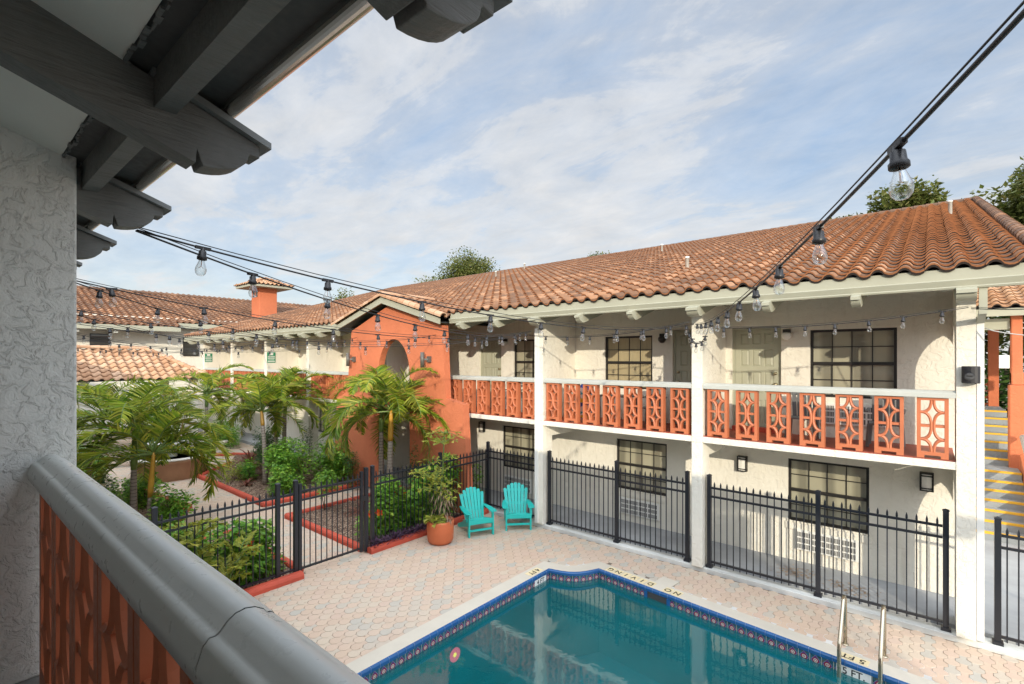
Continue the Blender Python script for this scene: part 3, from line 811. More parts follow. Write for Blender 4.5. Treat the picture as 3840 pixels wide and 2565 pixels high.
# ================================================================ POOL
pool = thing('swimming_pool', 'teal swimming pool with blue tiled edge and peacock tile band beside the paved deck', 'swimming pool', (-1.4,5,0))
def ring(b, P, Q, zp, zq):
    n = len(P); b.add([(x,y,zp) for x,y in P]+[(x,y,zq) for x,y in Q], [(i,(i+1)%n,n+(i+1)%n,n+i) for i in range(n)])
b = MB(); ring(b, offset_poly(POOL,.035), COPE, .022, .022); ring(b, COPE, COPE, .022, -.02); b.build('coping', M['coping'], pool)
b = MB(); n = len(POOL)
P0 = offset_poly(POOL,.036); P1 = offset_poly(POOL,.0); P2 = offset_poly(POOL,-.012)
b.smooth = False
ring(b, P0, P1, .0225, .020); ring(b, P1, P2, .020, .002); ring(b, P2, P2, .002, -.045); ring(b, P2, P1, -.045, -.048)
b.build('edge_tile', M['bluetile'], pool)
b = MB(); g = MB()   # joints of the blue edge
for i in range(n):
    p, q = Vector((*P2[i],0)), Vector((*P2[(i+1)%n],0)); L = (q-p).length; d = (q-p).normalized(); o_ = Vector((-d.y,d.x,0)); k = int(L/.155)
    if L < .3: continue
    for j in range(1, k+1):
        c = p+d*(j*.155); g.obox(c+o_*.022+Vector((0,0,-.011)), d, o_, (0,0,1), .0016, .0246, .0362)
g.build('grout_joint', M['grout_blue'], pool)
b = MB(); b.uv = []; s = 0.
for i in range(n):
    p, q = POOL[i], POOL[(i+1)%n]; L = math.hypot(q[0]-p[0], q[1]-p[1])
    b.add([(p[0],p[1],-.2),(q[0],q[1],-.2),(q[0],q[1],-.045),(p[0],p[1],-.045)], [(0,1,2,3)]); b.uv += [(s/.155,0),((s+L)/.155,0),((s+L)/.155,1),(s/.155,1)]; s += L
b.build('tile_band', M['band'], pool)
b = MB(); ring(b, POOL, POOL, -.2, -1.7); b.build('basin_wall', M['basin_wall'], pool)
b = MB(); b.add([(x,y,-1.7) for x,y in reversed(POOL)], [tuple(range(n))]); b.build('basin_floor', M['basin'], pool)
b = MB(); W_ = offset_poly(POOL, .0); b.add([(x,y,-.165) for x,y in reversed(W_)], [tuple(range(n))]); struct(b.build('water', M['water']))
# skimmer mouth, blue cheeks, deck lid
def along(x): return 9.01+(x+5.27)*(8.15-9.01)/(3.3+5.27)
TH = math.atan2(8.15-9.01, 3.3+5.27)
dv = Vector((math.cos(TH),math.sin(TH),0)); ov = Vector((-math.sin(TH),math.cos(TH),0)); zv = Vector((0,0,1))
b = MB(); c = Vector((-3.93, along(-3.93), -.125)); b.obox(c+ov*.01, dv, ov, zv, .22, .016, .075); sk = b.build('skimmer', M['slot'], pool)
b = MB()
for s_ in (-1,1): b.obox(c+dv*s_*.235-ov*.012, dv, ov, zv, .03, .02, .072)
b.build('skimmer_cheek', M['bluetile'], sk)
b = MB(); b.obox(Vector((-3.95,9.36,.012)), dv, ov, zv, .17, .16, .012)
lid = b.build('skimmer_lid', M['coping'], bevel=.004); tag(lid, 'square cream skimmer lid set in the pavers behind the letters NO', 'lid')
# underwater lamp
b = MB(); yl = 5.6; b.tube([(-6.04,yl,-.48),(-5.99,yl,-.48)], .14, 20); lamp = b.build('pool_lamp', M['black'], pool)
b = MB(); b.tube([(-5.985,yl,-.48),(-5.975,yl,-.48)], .115, 20); b.build('lens', M['lamp_red'], lamp)
b = MB(); b.tube([(-5.974,yl-.01,-.475),(-5.968,yl-.01,-.475)], .035, 14); b.build('lens_core', M['lamp_core'], lamp)

def text(s, size, loc, xdir, ydir, material, parent, name='lettering', ext=.0015, bold=.008):
    cu = bpy.data.curves.new('t', 'FONT'); cu.body = s; cu.size = size; cu.extrude = ext; cu.align_x = 'CENTER'; cu.align_y = 'CENTER'; cu.offset = bold*size
    o = bpy.data.objects.new('t', cu); C.objects.link(o)
    dg = bpy.context.evaluated_depsgraph_get(); me = bpy.data.meshes.new_from_object(o.evaluated_get(dg)); bpy.data.objects.remove(o)
    x = Vector(xdir).normalized(); y = Vector(ydir).normalized(); z = x.cross(y)
    m = Matrix((x,y,z)).transposed().to_4x4(); m.translation = Vector(loc)-(wpos(parent) if parent else Vector((0,0,0))); me.transform(m)
    me.materials.clear(); me.materials.append(material); me.name = name
    ob = bpy.data.objects.new(name, me); C.objects.link(ob)
    if parent: ob.parent = parent
    return ob
def plate(c, xd, yd, hx, hy, m, t=.002):
    b = MB(); x = Vector(xd).normalized(); y = Vector(yd).normalized(); b.obox(c, x, y, x.cross(y), hx, hy, t); return b.build('depth_marker', m, pool)
# on the coping: letters face the deck behind the pool
for i, ch in enumerate('NO DIVING'):
    if ch == ' ': continue
    x = -3.60-(1.46)*(i/8)
    y = along(x)+.165; pl = plate((x,y,.024), -dv, -ov, .078, .105, M['tan_tile'])
    text(ch, .17, (x,y,.0275), -dv, -ov, M['ink'], pl)
pl = plate((-6.215,8.03,.024), (0,1,0), (1,0,0), .20, .085, M['tan_tile']); 
text('4 FT', .165, (-6.215,8.03,.0275), (0,-1,0), (1,0,0), M['ink'], pl)
pl = plate((-.86,along(-.86)+.15,.024), -dv, -ov, .19, .085, M['tan_tile']); text('5 FT', .165, (-.86,along(-.86)+.15,.0275), -dv, -ov, M['ink'], pl)
# on the tile band: letters face the water
pl = plate((-6.046,8.03,-.122), (0,1,0), (0,0,1), .19, .075, M['medal_white']); text('4 FT', .13, (-6.0425,8.03,-.118), (0,1,0), (0,0,1), M['ink'], pl)
pl = plate((-.84,along(-.84)-.004,-.122), dv, (0,0,1), .21, .075, M['medal_white']); text('5 FT.', .135, (-.84,along(-.84)-.0075,-.118), dv, (0,0,1), M['ink'], pl)

# pool ladder
lad = thing('pool_ladder', 'stainless steel pool ladder with two looped handrails at the far pool edge', 'ladder', (-.75,8.9,0))
for x in (-1.0,-.52):
    b = MB(); ye = along(x)
    pts = [(x,9.12,0),(x,9.11,.30),(x,9.10,.62),(x,9.07,.74),(x,8.99,.79),(x,8.91,.745),(x,ye+.08,.47),(x,ye-.1,.30),(x,ye-.13,.2),(x,ye-.13,-.3),(x,ye-.13,-.95)]
    b.tube(pts, .027, 12); rl = b.build('handrail', M['steel'], lad)
    b = MB(); b.lathe([(.05,0),(.05,.012),(.03,.02)], (x,9.12,0), 14); b.build('base_ring', M['steel'], rl)
for z in (-.28,-.55,-.82):
    b = MB(); b.box(-1.0,-.52,along(-.7)-.19,along(-.7)-.09,z-.015,z+.015); b.build('tread', M['white_p'], lad)

# ================================================================ MOTEL WING ACROSS THE POOL
Yf, Yb, ZF = 10.3, 11.85, 2.80
EY, EZ, SL = 9.82, 5.70, .30          # eave of the tiles
def roofz(y): return EZ+SL*(y-EY)
RY = 25.0
motel = thing('motel_wing', 'long two storey white motel wing with tiled roof, coral block balconies and orange entrance', 'building', (-16,11,0))
XL, XR = -33.6, .56
# back wall with openings (front face at Yb); recesses are built as boxes around them
ops = []   # (x0,x1,z0,z1)
DOORS = [(-3.41,-2.50),(-4.80,-3.89),(-11.42,-10.55)]
WINU = [(-1.91,-.48),(-6.74,-5.38),(-9.98,-8.55)]
WING = [(-2.32,-.91),(-6.40,-5.0),(-10.45,-9.05)]
for k in (1,2,3,4):
    WING.append((-15.6-4.1*k+.2+.9, -15.6-4.1*k+.2+2.3))
for d in DOORS: ops.append((d[0]-.05,d[1]+.05,ZF,5.11))
for w in WINU: ops.append((w[0],w[1],3.62,5.0))
for w in WING: ops.append((w[0],w[1],.97,2.28))
XD = [(-17.6,-16.7)]
for d in XD: ops.append((d[0]-.05,d[1]+.05,ZF,5.11))
gx = sorted(set([XL,XR]+[v for o in ops for v in o[:2]])); gz = sorted(set([.1,6.2]+[v for o in ops for v in o[2:]]))
b = MB(); DEP = .12
for i in range(len(gx)-1):
    for j in range(len(gz)-1):
        cx, cz = (gx[i]+gx[i+1])/2, (gz[j]+gz[j+1])/2
        if any(o[0] < cx < o[1] and o[2] < cz < o[3] for o in ops): continue
        b.add([(gx[i],Yb,gz[j]),(gx[i+1],Yb,gz[j]),(gx[i+1],Yb,gz[j+1]),(gx[i],Yb,gz[j+1])], [(0,1,2,3)])
for (x0,x1,z0,z1) in ops:
    y0, y1 = Yb, Yb+DEP+.05
    b.add([(x0,y0,z0),(x0,y1,z0),(x0,y1,z1),(x0,y0,z1)], [(0,1,2,3)]); b.add([(x1,y0,z0),(x1,y1,z0),(x1,y1,z1),(x1,y0,z1)], [(3,2,1,0)])
    b.add([(x0,y0,z1),(x1,y0,z1),(x1,y1,z1),(x0,y1,z1)], [(0,1,2,3)]); b.add([(x0,y0,z0),(x1,y0,z0),(x1,y1,z0),(x0,y1,z0)], [(3,2,1,0)])
b.build('wall', M['white'], motel)
b = MB(); b.box(XL, XR, Yb+.18, 24.9, .1, 6.2)
b.add([(XR,Yb,.1),(XR,Yb+.18,.1),(XR,Yb+.18,6.2),(XR,Yb,6.2)], [(0,1,2,3)]); b.add([(XL,Yb,.1),(XL,Yb+.18,.1),(XL,Yb+.18,6.2),(XL,Yb,6.2)], [(3,2,1,0)])
b.add([(XR,Yb+.2,6.2),(XR,24.9,6.2),(XR,24.9,10.1)], [(0,1,2)])
b.build('end_wall', M['white'], motel)
for i, d in enumerate(DOORS): door(motel, d[0], d[1], ZF+.02, 5.05, Yb+.08, knob_right=(i != 1))
for d in XD: door(motel, d[0], d[1], ZF+.02, 5.05, Yb+.08)
for i, w in enumerate(WINU): window(motel, w[0], w[1], 3.62, 5.0, Yb+.08, M['pane_curtain'] if i == 1 else M['pane_blind'])
for i, w in enumerate(WING): window(motel, w[0], w[1], .97, 2.28, Yb+.08, M['pane_blind'])
for w in WING[:3]:
    b = MB(); b.box(w[0]-.04, w[1]+.04, Yb-.03, Yb-.002, .80, .94); b.build('window_sill', M['white'], motel)

COLS = [.42,-3.70,-7.80,-20.05,-24.1,-28.2,-32.3]
INN = [-11.55,-15.9]
for X in COLS:
    w = .112; b = MB()
    if X == .42:
        def arch(zb, zsp, ztop, z1):
            P = [(Yf,zb),(10.95,zb),(10.95,zsp)]
            for k in range(1, 12):
                a = PI-PI*k/12; P.append((11.42+.47*math.cos(a), zsp+(ztop-zsp)*math.sin(a)))
            P += [(Yb,zsp+.3),(Yb,z1),(Yf,z1)]; return P
        b.prism(arch(.1,1.55,2.34,2.665), 'x', X-w, X+w)
        b.prism(arch(ZF-.02,4.45,4.98,5.62), 'x', X-w, X+w)
    else:
        b.prism([(Yf,.08),(10.73,.08),(10.73,2.36),(Yb,2.36),(Yb,2.665),(Yf,2.665)], 'x', X-w, X+w)
        b.box(X-w, X+w, Yf, Yb, ZF-.02, 5.62)
    b.box(X-w, X+w, Yf, Yf+.28, 2.665, ZF-.02)
    b.build('column', M['white'], motel, bevel=.012)
# balcony slab
xs = [XR-.03]+[v for X in sorted(COLS, reverse=True) for v in (X+.112, X-.112)]
segs = [(-3.588,.308),(-7.688,-3.812),(-19.94,-7.912),(-23.99,-20.16),(-28.09,-24.21),(-32.19,-28.31),(-33.5,-32.41)]
for (x0,x1) in segs:
    b = MB(); b.box(x0, x1, Yf+.01, Yb, 2.67, 2.79); b.build('balcony_slab', M['white'], motel, bevel=.006)
    b = MB(); b.box(x0+.004, x1-.004, Yf+.05, Yb-.002, 2.792, ZF+.006); b.build('balcony_floor', M['floor_red'], motel)
# railings: cap and openwork blocks
def railing(x0, x1, yc, n, z=ZF):
    prof = [(yc-.115,z+.985),(yc+.115,z+.985),(yc+.115,z+1.06),(yc+.06,z+1.10),(yc-.06,z+1.10),(yc-.115,z+1.06)]
    b = MB(); b.prism(prof, 'x', x0, x1); cap = b.build('railing_cap', M['rail_far'], motel, bevel=.006)
    for i in range(n):
        o = bpy.data.objects.new('breeze_block', BREEZE); C.objects.link(o); o.parent = motel
        o.location = Vector((x0+(x1-x0)*(i+.5)/n, yc, z+.012))-motel.location
for (x0,x1,n_) in ((-3.585,.305,7),(-7.685,-3.815,7),(-11.35,-7.915,6),(-19.94,-15.75,7),(-23.99,-20.16,7),(-28.09,-24.21,7),(-32.19,-28.31,7)): railing(x0, x1, Yf+.12, n_)
# eaves: boarded soffit, fascia with gutter, scrolled rafter tails
b = MB(); b.add([(XL-.3,EY+.1,EZ-.20),(1.25,EY+.1,EZ-.20),(1.25,Yb+.2,EZ-.20+SL*(Yb+.1-EY)),(XL-.3,Yb+.2,EZ-.20+SL*(Yb+.1-EY))], [(3,2,1,0)])
b.build('soffit', M['trim'], motel)
GP = [(9.84,5.66),(9.80,5.72),(9.80,5.565),(9.755,5.56),(9.742,5.545),(9.752,5.53),(9.775,5.46),(9.768,5.445),(9.79,5.43),(9.84,5.43)]
GAB = (-16.35,-10.72)
def fascia(x0, x1):
    b = MB(); b.box(x0, x1, 9.80, 9.84, 5.55, 5.735); b.prism([(9.84,5.57),(9.76,5.57),(9.745,5.555),(9.75,5.54),(9.775,5.47),(9.765,5.455),(9.775,5.43),(9.84,5.43)], 'x', x0-.0, x1+.0)
    b.build('gutter', M['trim'], motel)
fascia(GAB[1]+.05, 1.25); fascia(XL-.3, GAB[0]-.05)
for k in range(0, 26):
    X = .40-1.32*k
    if GAB[0]-.1 < X < GAB[1]+.2: continue
    b = MB(); rafter_tail(b, X, .225 if k%3 == 0 else .125, 5.40, 11.9, 9.60, .225, SL, -1)
    b.build('rafter_tail', M['trim'], motel)
# roof
nu = int((1.3-(XL-.3))/.335); nw = int(math.hypot(RY-EY, SL*(RY-EY))/.395)
def cut(u, w):
    x = XL-.3+u; y = EY+w/math.sqrt(1+SL*SL)
    # the entrance gable stands in front of the lowest courses
    return not (abs(x+13.53) < 2.72*(1-(y-EY)/2.1) and y < 11.9)
W3 = (0, 1, SL)
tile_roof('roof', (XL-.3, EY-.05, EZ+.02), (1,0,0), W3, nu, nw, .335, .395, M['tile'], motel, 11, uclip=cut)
b = MB(); cap_run(b, (XL-.3,RY,roofz(RY)+.02), (1.35,RY,roofz(RY)+.02), .14)
cap_run(b, (1.27,EY,EZ+.08), (1.27,RY,roofz(RY)+.08), .11); cap_run(b, (XL-.28,EY,EZ+.08), (XL-.28,RY,roofz(RY)+.08), .11)
b.build('ridge_tile', M['tile'], motel)
b = MB(); b.add([(XL-.3,EY,EZ-.02),(1.3,EY,EZ-.02),(1.3,RY,roofz(RY)-.02),(XL-.3,RY,roofz(RY)-.02),(1.3,40.2,EZ-.02),(XL-.3,40.2,EZ-.02)], [(0,1,2,3),(3,2,4,5)])
b.build('roof_deck', M['soffit_dark'], motel)
for (x,y) in ((-18.2,20.1),(-9.0,20.8),(.46,20.0),(-19.0,23.6),(-5.0,13.2)):
    b = MB(); b.lathe([(.05,0),(.05,.38),(.06,.38),(.06,.42),(.001,.42)], (x,y,roofz(y)+.02), 10); b.build('vent_pipe', M['white_p'], motel)
# downspouts
for (x,top) in ((.582,5.42),(-7.86,5.42)):
    b = MB(); y = Yf-.03 if x < 0 else Yf+.04
    if x > 0:
        e_ = MB(); e_.box(x-.045, x+.045, 9.8, 9.88, 5.05, 5.45); e_.bar((x,9.84,5.1),(x,y,4.97),.085,.07)
    b.box(x-.042, x+.042, y-.035, y+.035, .12, 5.0 if x > 0 else 5.2); dsp = b.build('downspout', M['white_p'], motel)
    if x > 0: e_.build('elbow', M['trim'], dsp)

# entrance block (orange), with its own little gable
def half(z):   # half width at height z
    return 3.62-(z/3.0)*.24 if z < 2.95 else (2.78-(z-3.2)*.10)
cxe = -13.17; YE = 9.65
def lerp_outline():
    L = [(cxe-3.70,.05),(cxe-3.42,2.98),(cxe-2.72,3.22),(cxe-2.46,5.38)]
    Rr = [(-10.83,5.38),(-10.70,3.25),(-9.97,3.12),(-9.75,.05)]
    return L, Rr
L_, R_ = lerp_outline()
def xr(z): return -10.70-.13*(z-3.25)/2.13
ox0, ox1 = -14.02, -12.36; zdo = 2.79
arch_c = (ox0+ox1)/2; ar = (ox1-ox0)/2
AP = []
for k in range(0, 17):
    a = PI-PI*k/16; AP.append((arch_c+ar*math.cos(a), 3.9+1.14*math.sin(a)))
apex = (-13.5, 6.12)
def quadstrip(b, A, B_):
    n = len(A); b.add([(x,y,z) for (x,y,z) in A]+[(x,y,z) for (x,y,z) in B_], [(i,i+1,n+i+1,n+i) for i in range(n-1)])
b = MB()
def F(poly, y):
    b.add([(x,y,z) for (x,z) in poly], [tuple(range(len(poly)))])
for y in (YE, YE+.22):
    F([L_[0],(ox0,.05),(ox0,zdo),L_[1]], y); F([(ox1,.05),R_[3],R_[2],(ox1,zdo)], y)
    F([L_[1],(ox0,zdo),(ox0,3.2),L_[2]], y); F([(ox1,zdo),R_[2],R_[1],(ox1,3.2)], y)
    F([(ox0,zdo),(ox1,zdo),(ox1,3.2),(ox0,3.2)], y)
    F([L_[2],(ox0,3.2),(ox0,3.9),(cxe-2.66,3.9)], y); F([(ox1,3.2),R_[1],(xr(3.9),3.9),(ox1,3.9)], y)
    left = [p for p in AP if p[0] <= arch_c+1e-6]; right = [p for p in AP if p[0] >= arch_c-1e-6]
    for i in range(len(left)-1):
        f0, f1 = left[i], left[i+1]
        F([(cxe-2.66+.2*(f0[1]-3.9)/1.5,f0[1]),f0,f1,(cxe-2.66+.2*(f1[1]-3.9)/1.5,f1[1])], y)
    for i in range(len(right)-1):
        f0, f1 = right[i], right[i+1]
        F([f0,(xr(f0[1]),f0[1]),(xr(f1[1]),f1[1]),f1], y)
    zt = AP[8][1]
    F([(cxe-2.66+.2*(zt-3.9)/1.5,zt),(arch_c,zt),(xr(zt),zt),R_[0],(apex[0],apex[1]),L_[0+3]], y)
# reveals of the arch and the doorway
for i in range(len(AP)-1):
    b.add([(AP[i][0],YE,AP[i][1]),(AP[i][0],YE+.22,AP[i][1]),(AP[i+1][0],YE+.22,AP[i+1][1]),(AP[i+1][0],YE,AP[i+1][1])], [(0,1,2,3)])
for x in (ox0,ox1):
    b.add([(x,YE,3.2),(x,YE+.22,3.2),(x,YE+.22,3.9),(x,YE,3.9)], [(0,1,2,3)]); b.add([(x,YE,.05),(x,YE+.22,.05),(x,YE+.22,zdo),(x,YE,zdo)], [(0,1,2,3)])
b.add([(ox0,YE,3.2),(ox1,YE,3.2),(ox1,YE+.22,3.2),(ox0,YE+.22,3.2)], [(0,1,2,3)]); b.add([(ox0,YE,zdo),(ox1,YE,zdo),(ox1,YE+.22,zdo),(ox0,YE+.22,zdo)], [(0,1,2,3)])
# sides: follow the battered outline back to the balcony line
for S_ in (L_, R_):
    for i in range(3):
        p, q = S_[i], S_[i+1]
        b.add([(p[0],YE,p[1]),(q[0],YE,q[1]),(q[0],YE+.22,q[1]),(p[0],YE+.22,p[1])], [(0,1,2,3)])
b.build('entrance_wall', M['orange'], motel)
b = MB(); b.box(-15.55,-11.36,YE+.24,Yf,2.67,2.79); b.box(-13.0,-12.92,10.9,Yb,2.81,5.6)
b.build('entrance_inner_wall', M['white'], motel)
gy = 9.42; ga, gb_, gz, gap = GAB[0], GAB[1], 5.40, 6.20
for (x0,x1) in ((ga, -13.53),(gb_, -13.53)):
    b = MB(); s_ = 1 if x1 > x0 else -1
    b.prism([(x0,gz),(x1,gap),(x1,gap+.20),(x0,gz+.17)] if s_ > 0 else [(x1,gap),(x0,gz),(x0,gz+.17),(x1,gap+.20)], 'y', gy, gy+.045)
    b.build('rake_board', M['trim'], motel)
b = MB()
for (x0,x1) in ((ga,-13.53),(gb_,-13.53)):
    b.add([(x0,gy+.045,gz+.04),(x1,gy+.045,gap+.04),(x1,12.2,gap+.04),(x0,12.2,gz+.04)], [(0,1,2,3)])
b.build('gable_soffit', M['soffit_dark'], motel)
sg = (gap-gz)/(-13.53-ga); sl = Vector((1,0,sg)).normalized()
ln = math.hypot(-13.53-ga+.08, (gap-gz)); 
def gclip(u, w):   # drop tiles that would dive under the main roof
    y = gy+.12+u; z = 5.62+w*sl.z
    return z > roofz(y)-.06
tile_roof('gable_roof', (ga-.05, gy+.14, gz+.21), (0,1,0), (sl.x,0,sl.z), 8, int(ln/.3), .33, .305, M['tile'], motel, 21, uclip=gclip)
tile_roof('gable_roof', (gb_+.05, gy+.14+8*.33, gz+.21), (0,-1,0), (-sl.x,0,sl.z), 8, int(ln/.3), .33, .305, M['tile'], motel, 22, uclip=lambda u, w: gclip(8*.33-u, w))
b = MB(); cap_run(b, (ga-.1,gy+.05,gz+.22), (-13.53,gy+.05,gap+.25), .13, .30); cap_run(b, (gb_+.1,gy+.05,gz+.22), (-13.53,gy+.05,gap+.25), .13, .30)
cap_run(b, (-13.53,gy-.02,gap+.27), (-13.53,11.6,gap+.27), .13, .34); b.build('gable_ridge_tile', M['tile_pale'], motel)
# ---------------------------------------------------------------- fixtures on the wing
def globe_lamp(x, label, dark=False):
    t = thing('wall_lamp', label, 'lamp', (x,Yb,4.93), 'round lamps beside the balcony doors')
    b = MB(); b.box(x-.07,x+.07,Yb-.10,Yb-.002,4.95,5.03); b.build('base', M['bronze'], t)
    b = MB(); b.lathe([(.001,-.17),(.05,-.155),(.09,-.11),(.1,-.06),(.085,-.02),(.06,0)], (x,Yb-.1,4.96), 16); b.build('globe', M['bronze'] if dark else M['opal'], t)
globe_lamp(-2.33, 'white globe lamp between the grey door and window of the nearest balcony')
globe_lamp(-5.08, 'dark unlit round lamp beside the door left of the middle white column', True)
globe_lamp(-10.3, 'white globe lamp by the balcony door right of the orange entrance')
def lantern(x, z, label, rz=0, y=None):
    t = thing('wall_lamp', label, 'lamp', (x,y or Yb,z), 'rectangular lamps on the ground floor walls')
    yy = (y or Yb); b = MB()
    b.box(x-.1,x+.1,yy-.03,yy-.002,z-.17,z+.17)
    for zz in (z-.165, z-.125, z+.10, z+.145): b.box(x-.1,x+.1,yy-.115,yy-.03,zz,zz+.02)
    for xx in (x-.1, x+.082): b.box(xx,xx+.018,yy-.113,yy-.031,z-.165,z+.165)
    b.build('frame', M['bronze'], t)
    b = MB(); b.prism([(x-.078,yy-.032),(x+.078,yy-.032),(x+.07,yy-.095),(x,yy-.105),(x-.07,yy-.095)], 'z', z-.16, z+.16); b.build('glass_panel', M['opal'], t)
lantern(-.05, 2.15, 'black framed lamp on the ground floor wall nearest the tall right column')
lantern(-3.22, 2.05, 'black framed lamp under the balcony beside the middle white column')
lantern(-11.3, 2.16, 'black framed lamp beside the orange wall under the balcony')
lantern(-19.2, 2.1, 'black framed lamp behind the trunks of the slim palms')
def aircon(x, z0, label, w=1.1, h=.42):
    t = thing('air_conditioner', label, 'air conditioner', (x,Yb,z0), 'air conditioner grilles under the windows')
    b = MB(); b.box(x-w/2,x+w/2,Yb-.06,Yb-.002,z0,z0+h); b.build('grille_frame', M['white_p'], t, bevel=.008)
    b = MB(); gs = [MB() for _ in range(4)]
    for i in range(4):
        g = gs[i]
        for j in range(3):
            a0 = x-w/2+.04+i*(w-.06)/4; a1 = a0+(w-.06)/4-.035; c0 = z0+.035+j*(h-.05)/3; c1 = c0+(h-.05)/3-.03
            b.box(a0,a1,Yb-.064,Yb-.055,c0,c1)
            for k in range(1, 9):
                xx = a0+(a1-a0)*k/9; g.box(xx-.004,xx+.004,Yb-.068,Yb-.0645,c0,c1)
    v = b.build('vent', M['slot'], t)
    for g in gs: g.build('slat', M['white_p'], v)
aircon(-1.62, .40, 'white air conditioner grille under the nearest ground floor window')
aircon(-5.73, .34, 'white air conditioner grille behind the fence left of the middle column')
aircon(-9.78, .30, 'white air conditioner grille behind the turquoise chairs')
aircon(-1.2, 3.08, 'white air conditioner grille behind the nearest coral balcony blocks')
# speaker on the right-hand column
t = thing('loudspeaker', 'black loudspeaker mounted high on the tall right hand column', 'loudspeaker', (.47,Yf,4.15))
b = MB(); b.smooth = False
P = []
for k in range(9):
    a = PI*k/8; P.append((.47-.105*math.cos(a), Yf-.10-.07*math.sin(a)))
b.prism([(.575,Yf-.03),(.365,Yf-.03)]+P, 'z', 4.03, 4.29); b.build('cabinet', M['black'], t, bevel=.008)
b = MB(); b.tube([(.45,Yf-.165,4.13),(.45,Yf-.176,4.13),(.45,Yf-.172,4.13)], .06, 18, True, [.062,.055,.03]); b.build('cone', M['slot'], t)
b = MB(); b.box(.44,.50,Yf-.04,Yf-.002,4.10,4.22); b.build('bracket', M['black'], t)
# cylinder lamps on the orange entrance
for (x, lab) in ((-15.45,'grey cylinder lamp left of the arched opening on the orange entrance'),(-11.42,'grey cylinder lamp right of the arched opening on the orange entrance')):
    t = thing('wall_lamp', lab, 'lamp', (x,YE,4.38), 'cylinder lamps on the orange entrance')
    b = MB(); b.tube([(x-.08,YE-.2,4.15),(x-.08,YE-.2,4.60)], .062, 16); b.build('cylinder', M['lamp_body'], t)
    b = MB(); b.box(x-.02,x+.1,YE-.09,YE-.003,4.30,4.48); b.bar((x-.05,YE-.17,4.39),(x+.03,YE-.06,4.39),.05,.05); b.build('bracket', M['lamp_body'], t)
# green notices on the partition sides
for (X, lab) in ((-24.1+.116,'green notice with white lines on the partition, right of the two'),(-32.3+.116,'green notice with white lines on the far partition, left of the two')):
    t = thing('notice', lab, 'sign', (X,10.5,4.3), 'green notices on the balcony walls')
    b = MB(); b.box(X,X+.012,10.33,10.72,4.22,4.72); b.build('board', M['green_sign'], t)
    b = MB()
    for (y0,y1,z0,z1) in ((10.44,10.61,4.58,4.69),(10.36,10.69,4.50,4.53),(10.36,10.69,4.42,4.46),(10.38,10.67,4.35,4.37),(10.36,10.69,4.27,4.31)): b.box(X+.013,X+.015,y0,y1,z0,z1)
    b.build('printed_line', M['medal_white'], t)
# balcony furniture
def plastic_chair(loc, rz, label):
    t = thing('balcony_chair', label, 'chair', loc, 'grey plastic chairs on the balconies'); L = dict(parent=t, local=True)
    b = MB(); b.box(-.24,.24,-.22,.22,.40,.43); b.build('seat', M['plastic_grey'], bevel=.01, **L)
    b = MB()
    for k in range(5): b.obox((-.18+.09*k,.24,.65), (1,0,0), (0,1,.15), (0,-.15,1), .034, .012, .24)
    b.bar((-.24,.27,.88),(.24,.27,.88),.04,.06); b.build('backrest', M['plastic_grey'], **L)
    for (x,y) in ((-.23,-.2),(.23,-.2),(-.23,.2),(.23,.2)):
        b = MB(); b.bar((x,y,.41),(x*1.1,y*1.12,0),.04,.04); b.build('leg', M['plastic_grey'], **L)
    for x in (-.26,.26):
        b = MB(); b.bar((x,-.24,.64),(x,.25,.66),.05,.03); b.bar((x,-.22,.41),(x,-.22,.63),.035,.035); b.build('armrest', M['plastic_grey'], **L)
plastic_chair((-.62,11.2,ZF+.01), -.3, 'grey plastic chair behind the right end of the nearest coral railing')
plastic_chair((-1.95,11.25,ZF+.01), .35, 'grey plastic chair under the window of the nearest balcony')
plastic_chair((-5.1,11.2,ZF+.01), .2, 'grey plastic chair behind the middle coral railing')
plastic_chair((-9.6,11.25,ZF+.01), -.2, 'grey plastic chair on the balcony right of the orange entrance')
t = thing('balcony_table', 'low grey table on the middle balcony behind coral blocks', 'table', (-5.95,11.1,ZF+.01))
b = MB(); b.box(-6.4,-5.5,10.85,11.35,ZF+.66,ZF+.70); b.build('tabletop', M['plastic_grey'], t, bevel=.01)
for (x,y) in ((-6.35,10.9),(-5.55,10.9),(-6.35,11.3),(-5.55,11.3)):
    b = MB(); b.box(x-.02,x+.02,y-.02,y+.02,ZF+.012,ZF+.655); b.build('leg', M['plastic_grey'], t)
t = thing('beach_board', 'blue, white and yellow beach board leaning behind the middle coral railing', 'board', (-6.75,11.0,ZF+.01))
def board_mat():
    m, nt, bb, o = mat('beach_board_graphics'); s = N(nt, 'ShaderNodeSeparateXYZ'); nt.links.new(pos(nt), s.inputs[0])
    z = math_(nt, 'ADD', s.outputs[2], math_(nt, 'MULTIPLY', noise(nt, pos(nt), 5, 2), .25))
    f = math_(nt, 'FRACT', math_(nt, 'MULTIPLY', z, 2.2))
    r_ = ramp(nt, f, [(0,(.75,.72,.68)),(.3,(.03,.12,.5)),(.55,(.75,.5,.04)),(.75,(.75,.72,.68)),(.9,(.02,.35,.45))]); nt.nodes[-1].color_ramp.interpolation = 'CONSTANT'
    nt.links.new(r_, bb.inputs['Base Color']); return m
M['board'] = board_mat()
b = MB(); P = []
for k in range(20):
    a = 2*PI*k/20; P.append((-6.75+.24*math.cos(a), ZF+.52+.5*math.sin(a)))
b.prism(P, 'y', 10.86, 10.91); b.build('deck', M['board'], t, bevel=.01)
b = MB(); b.box(-6.76,-6.74,10.91,10.98,ZF+.02,ZF+.2); b.build('fin', M['black'], t)

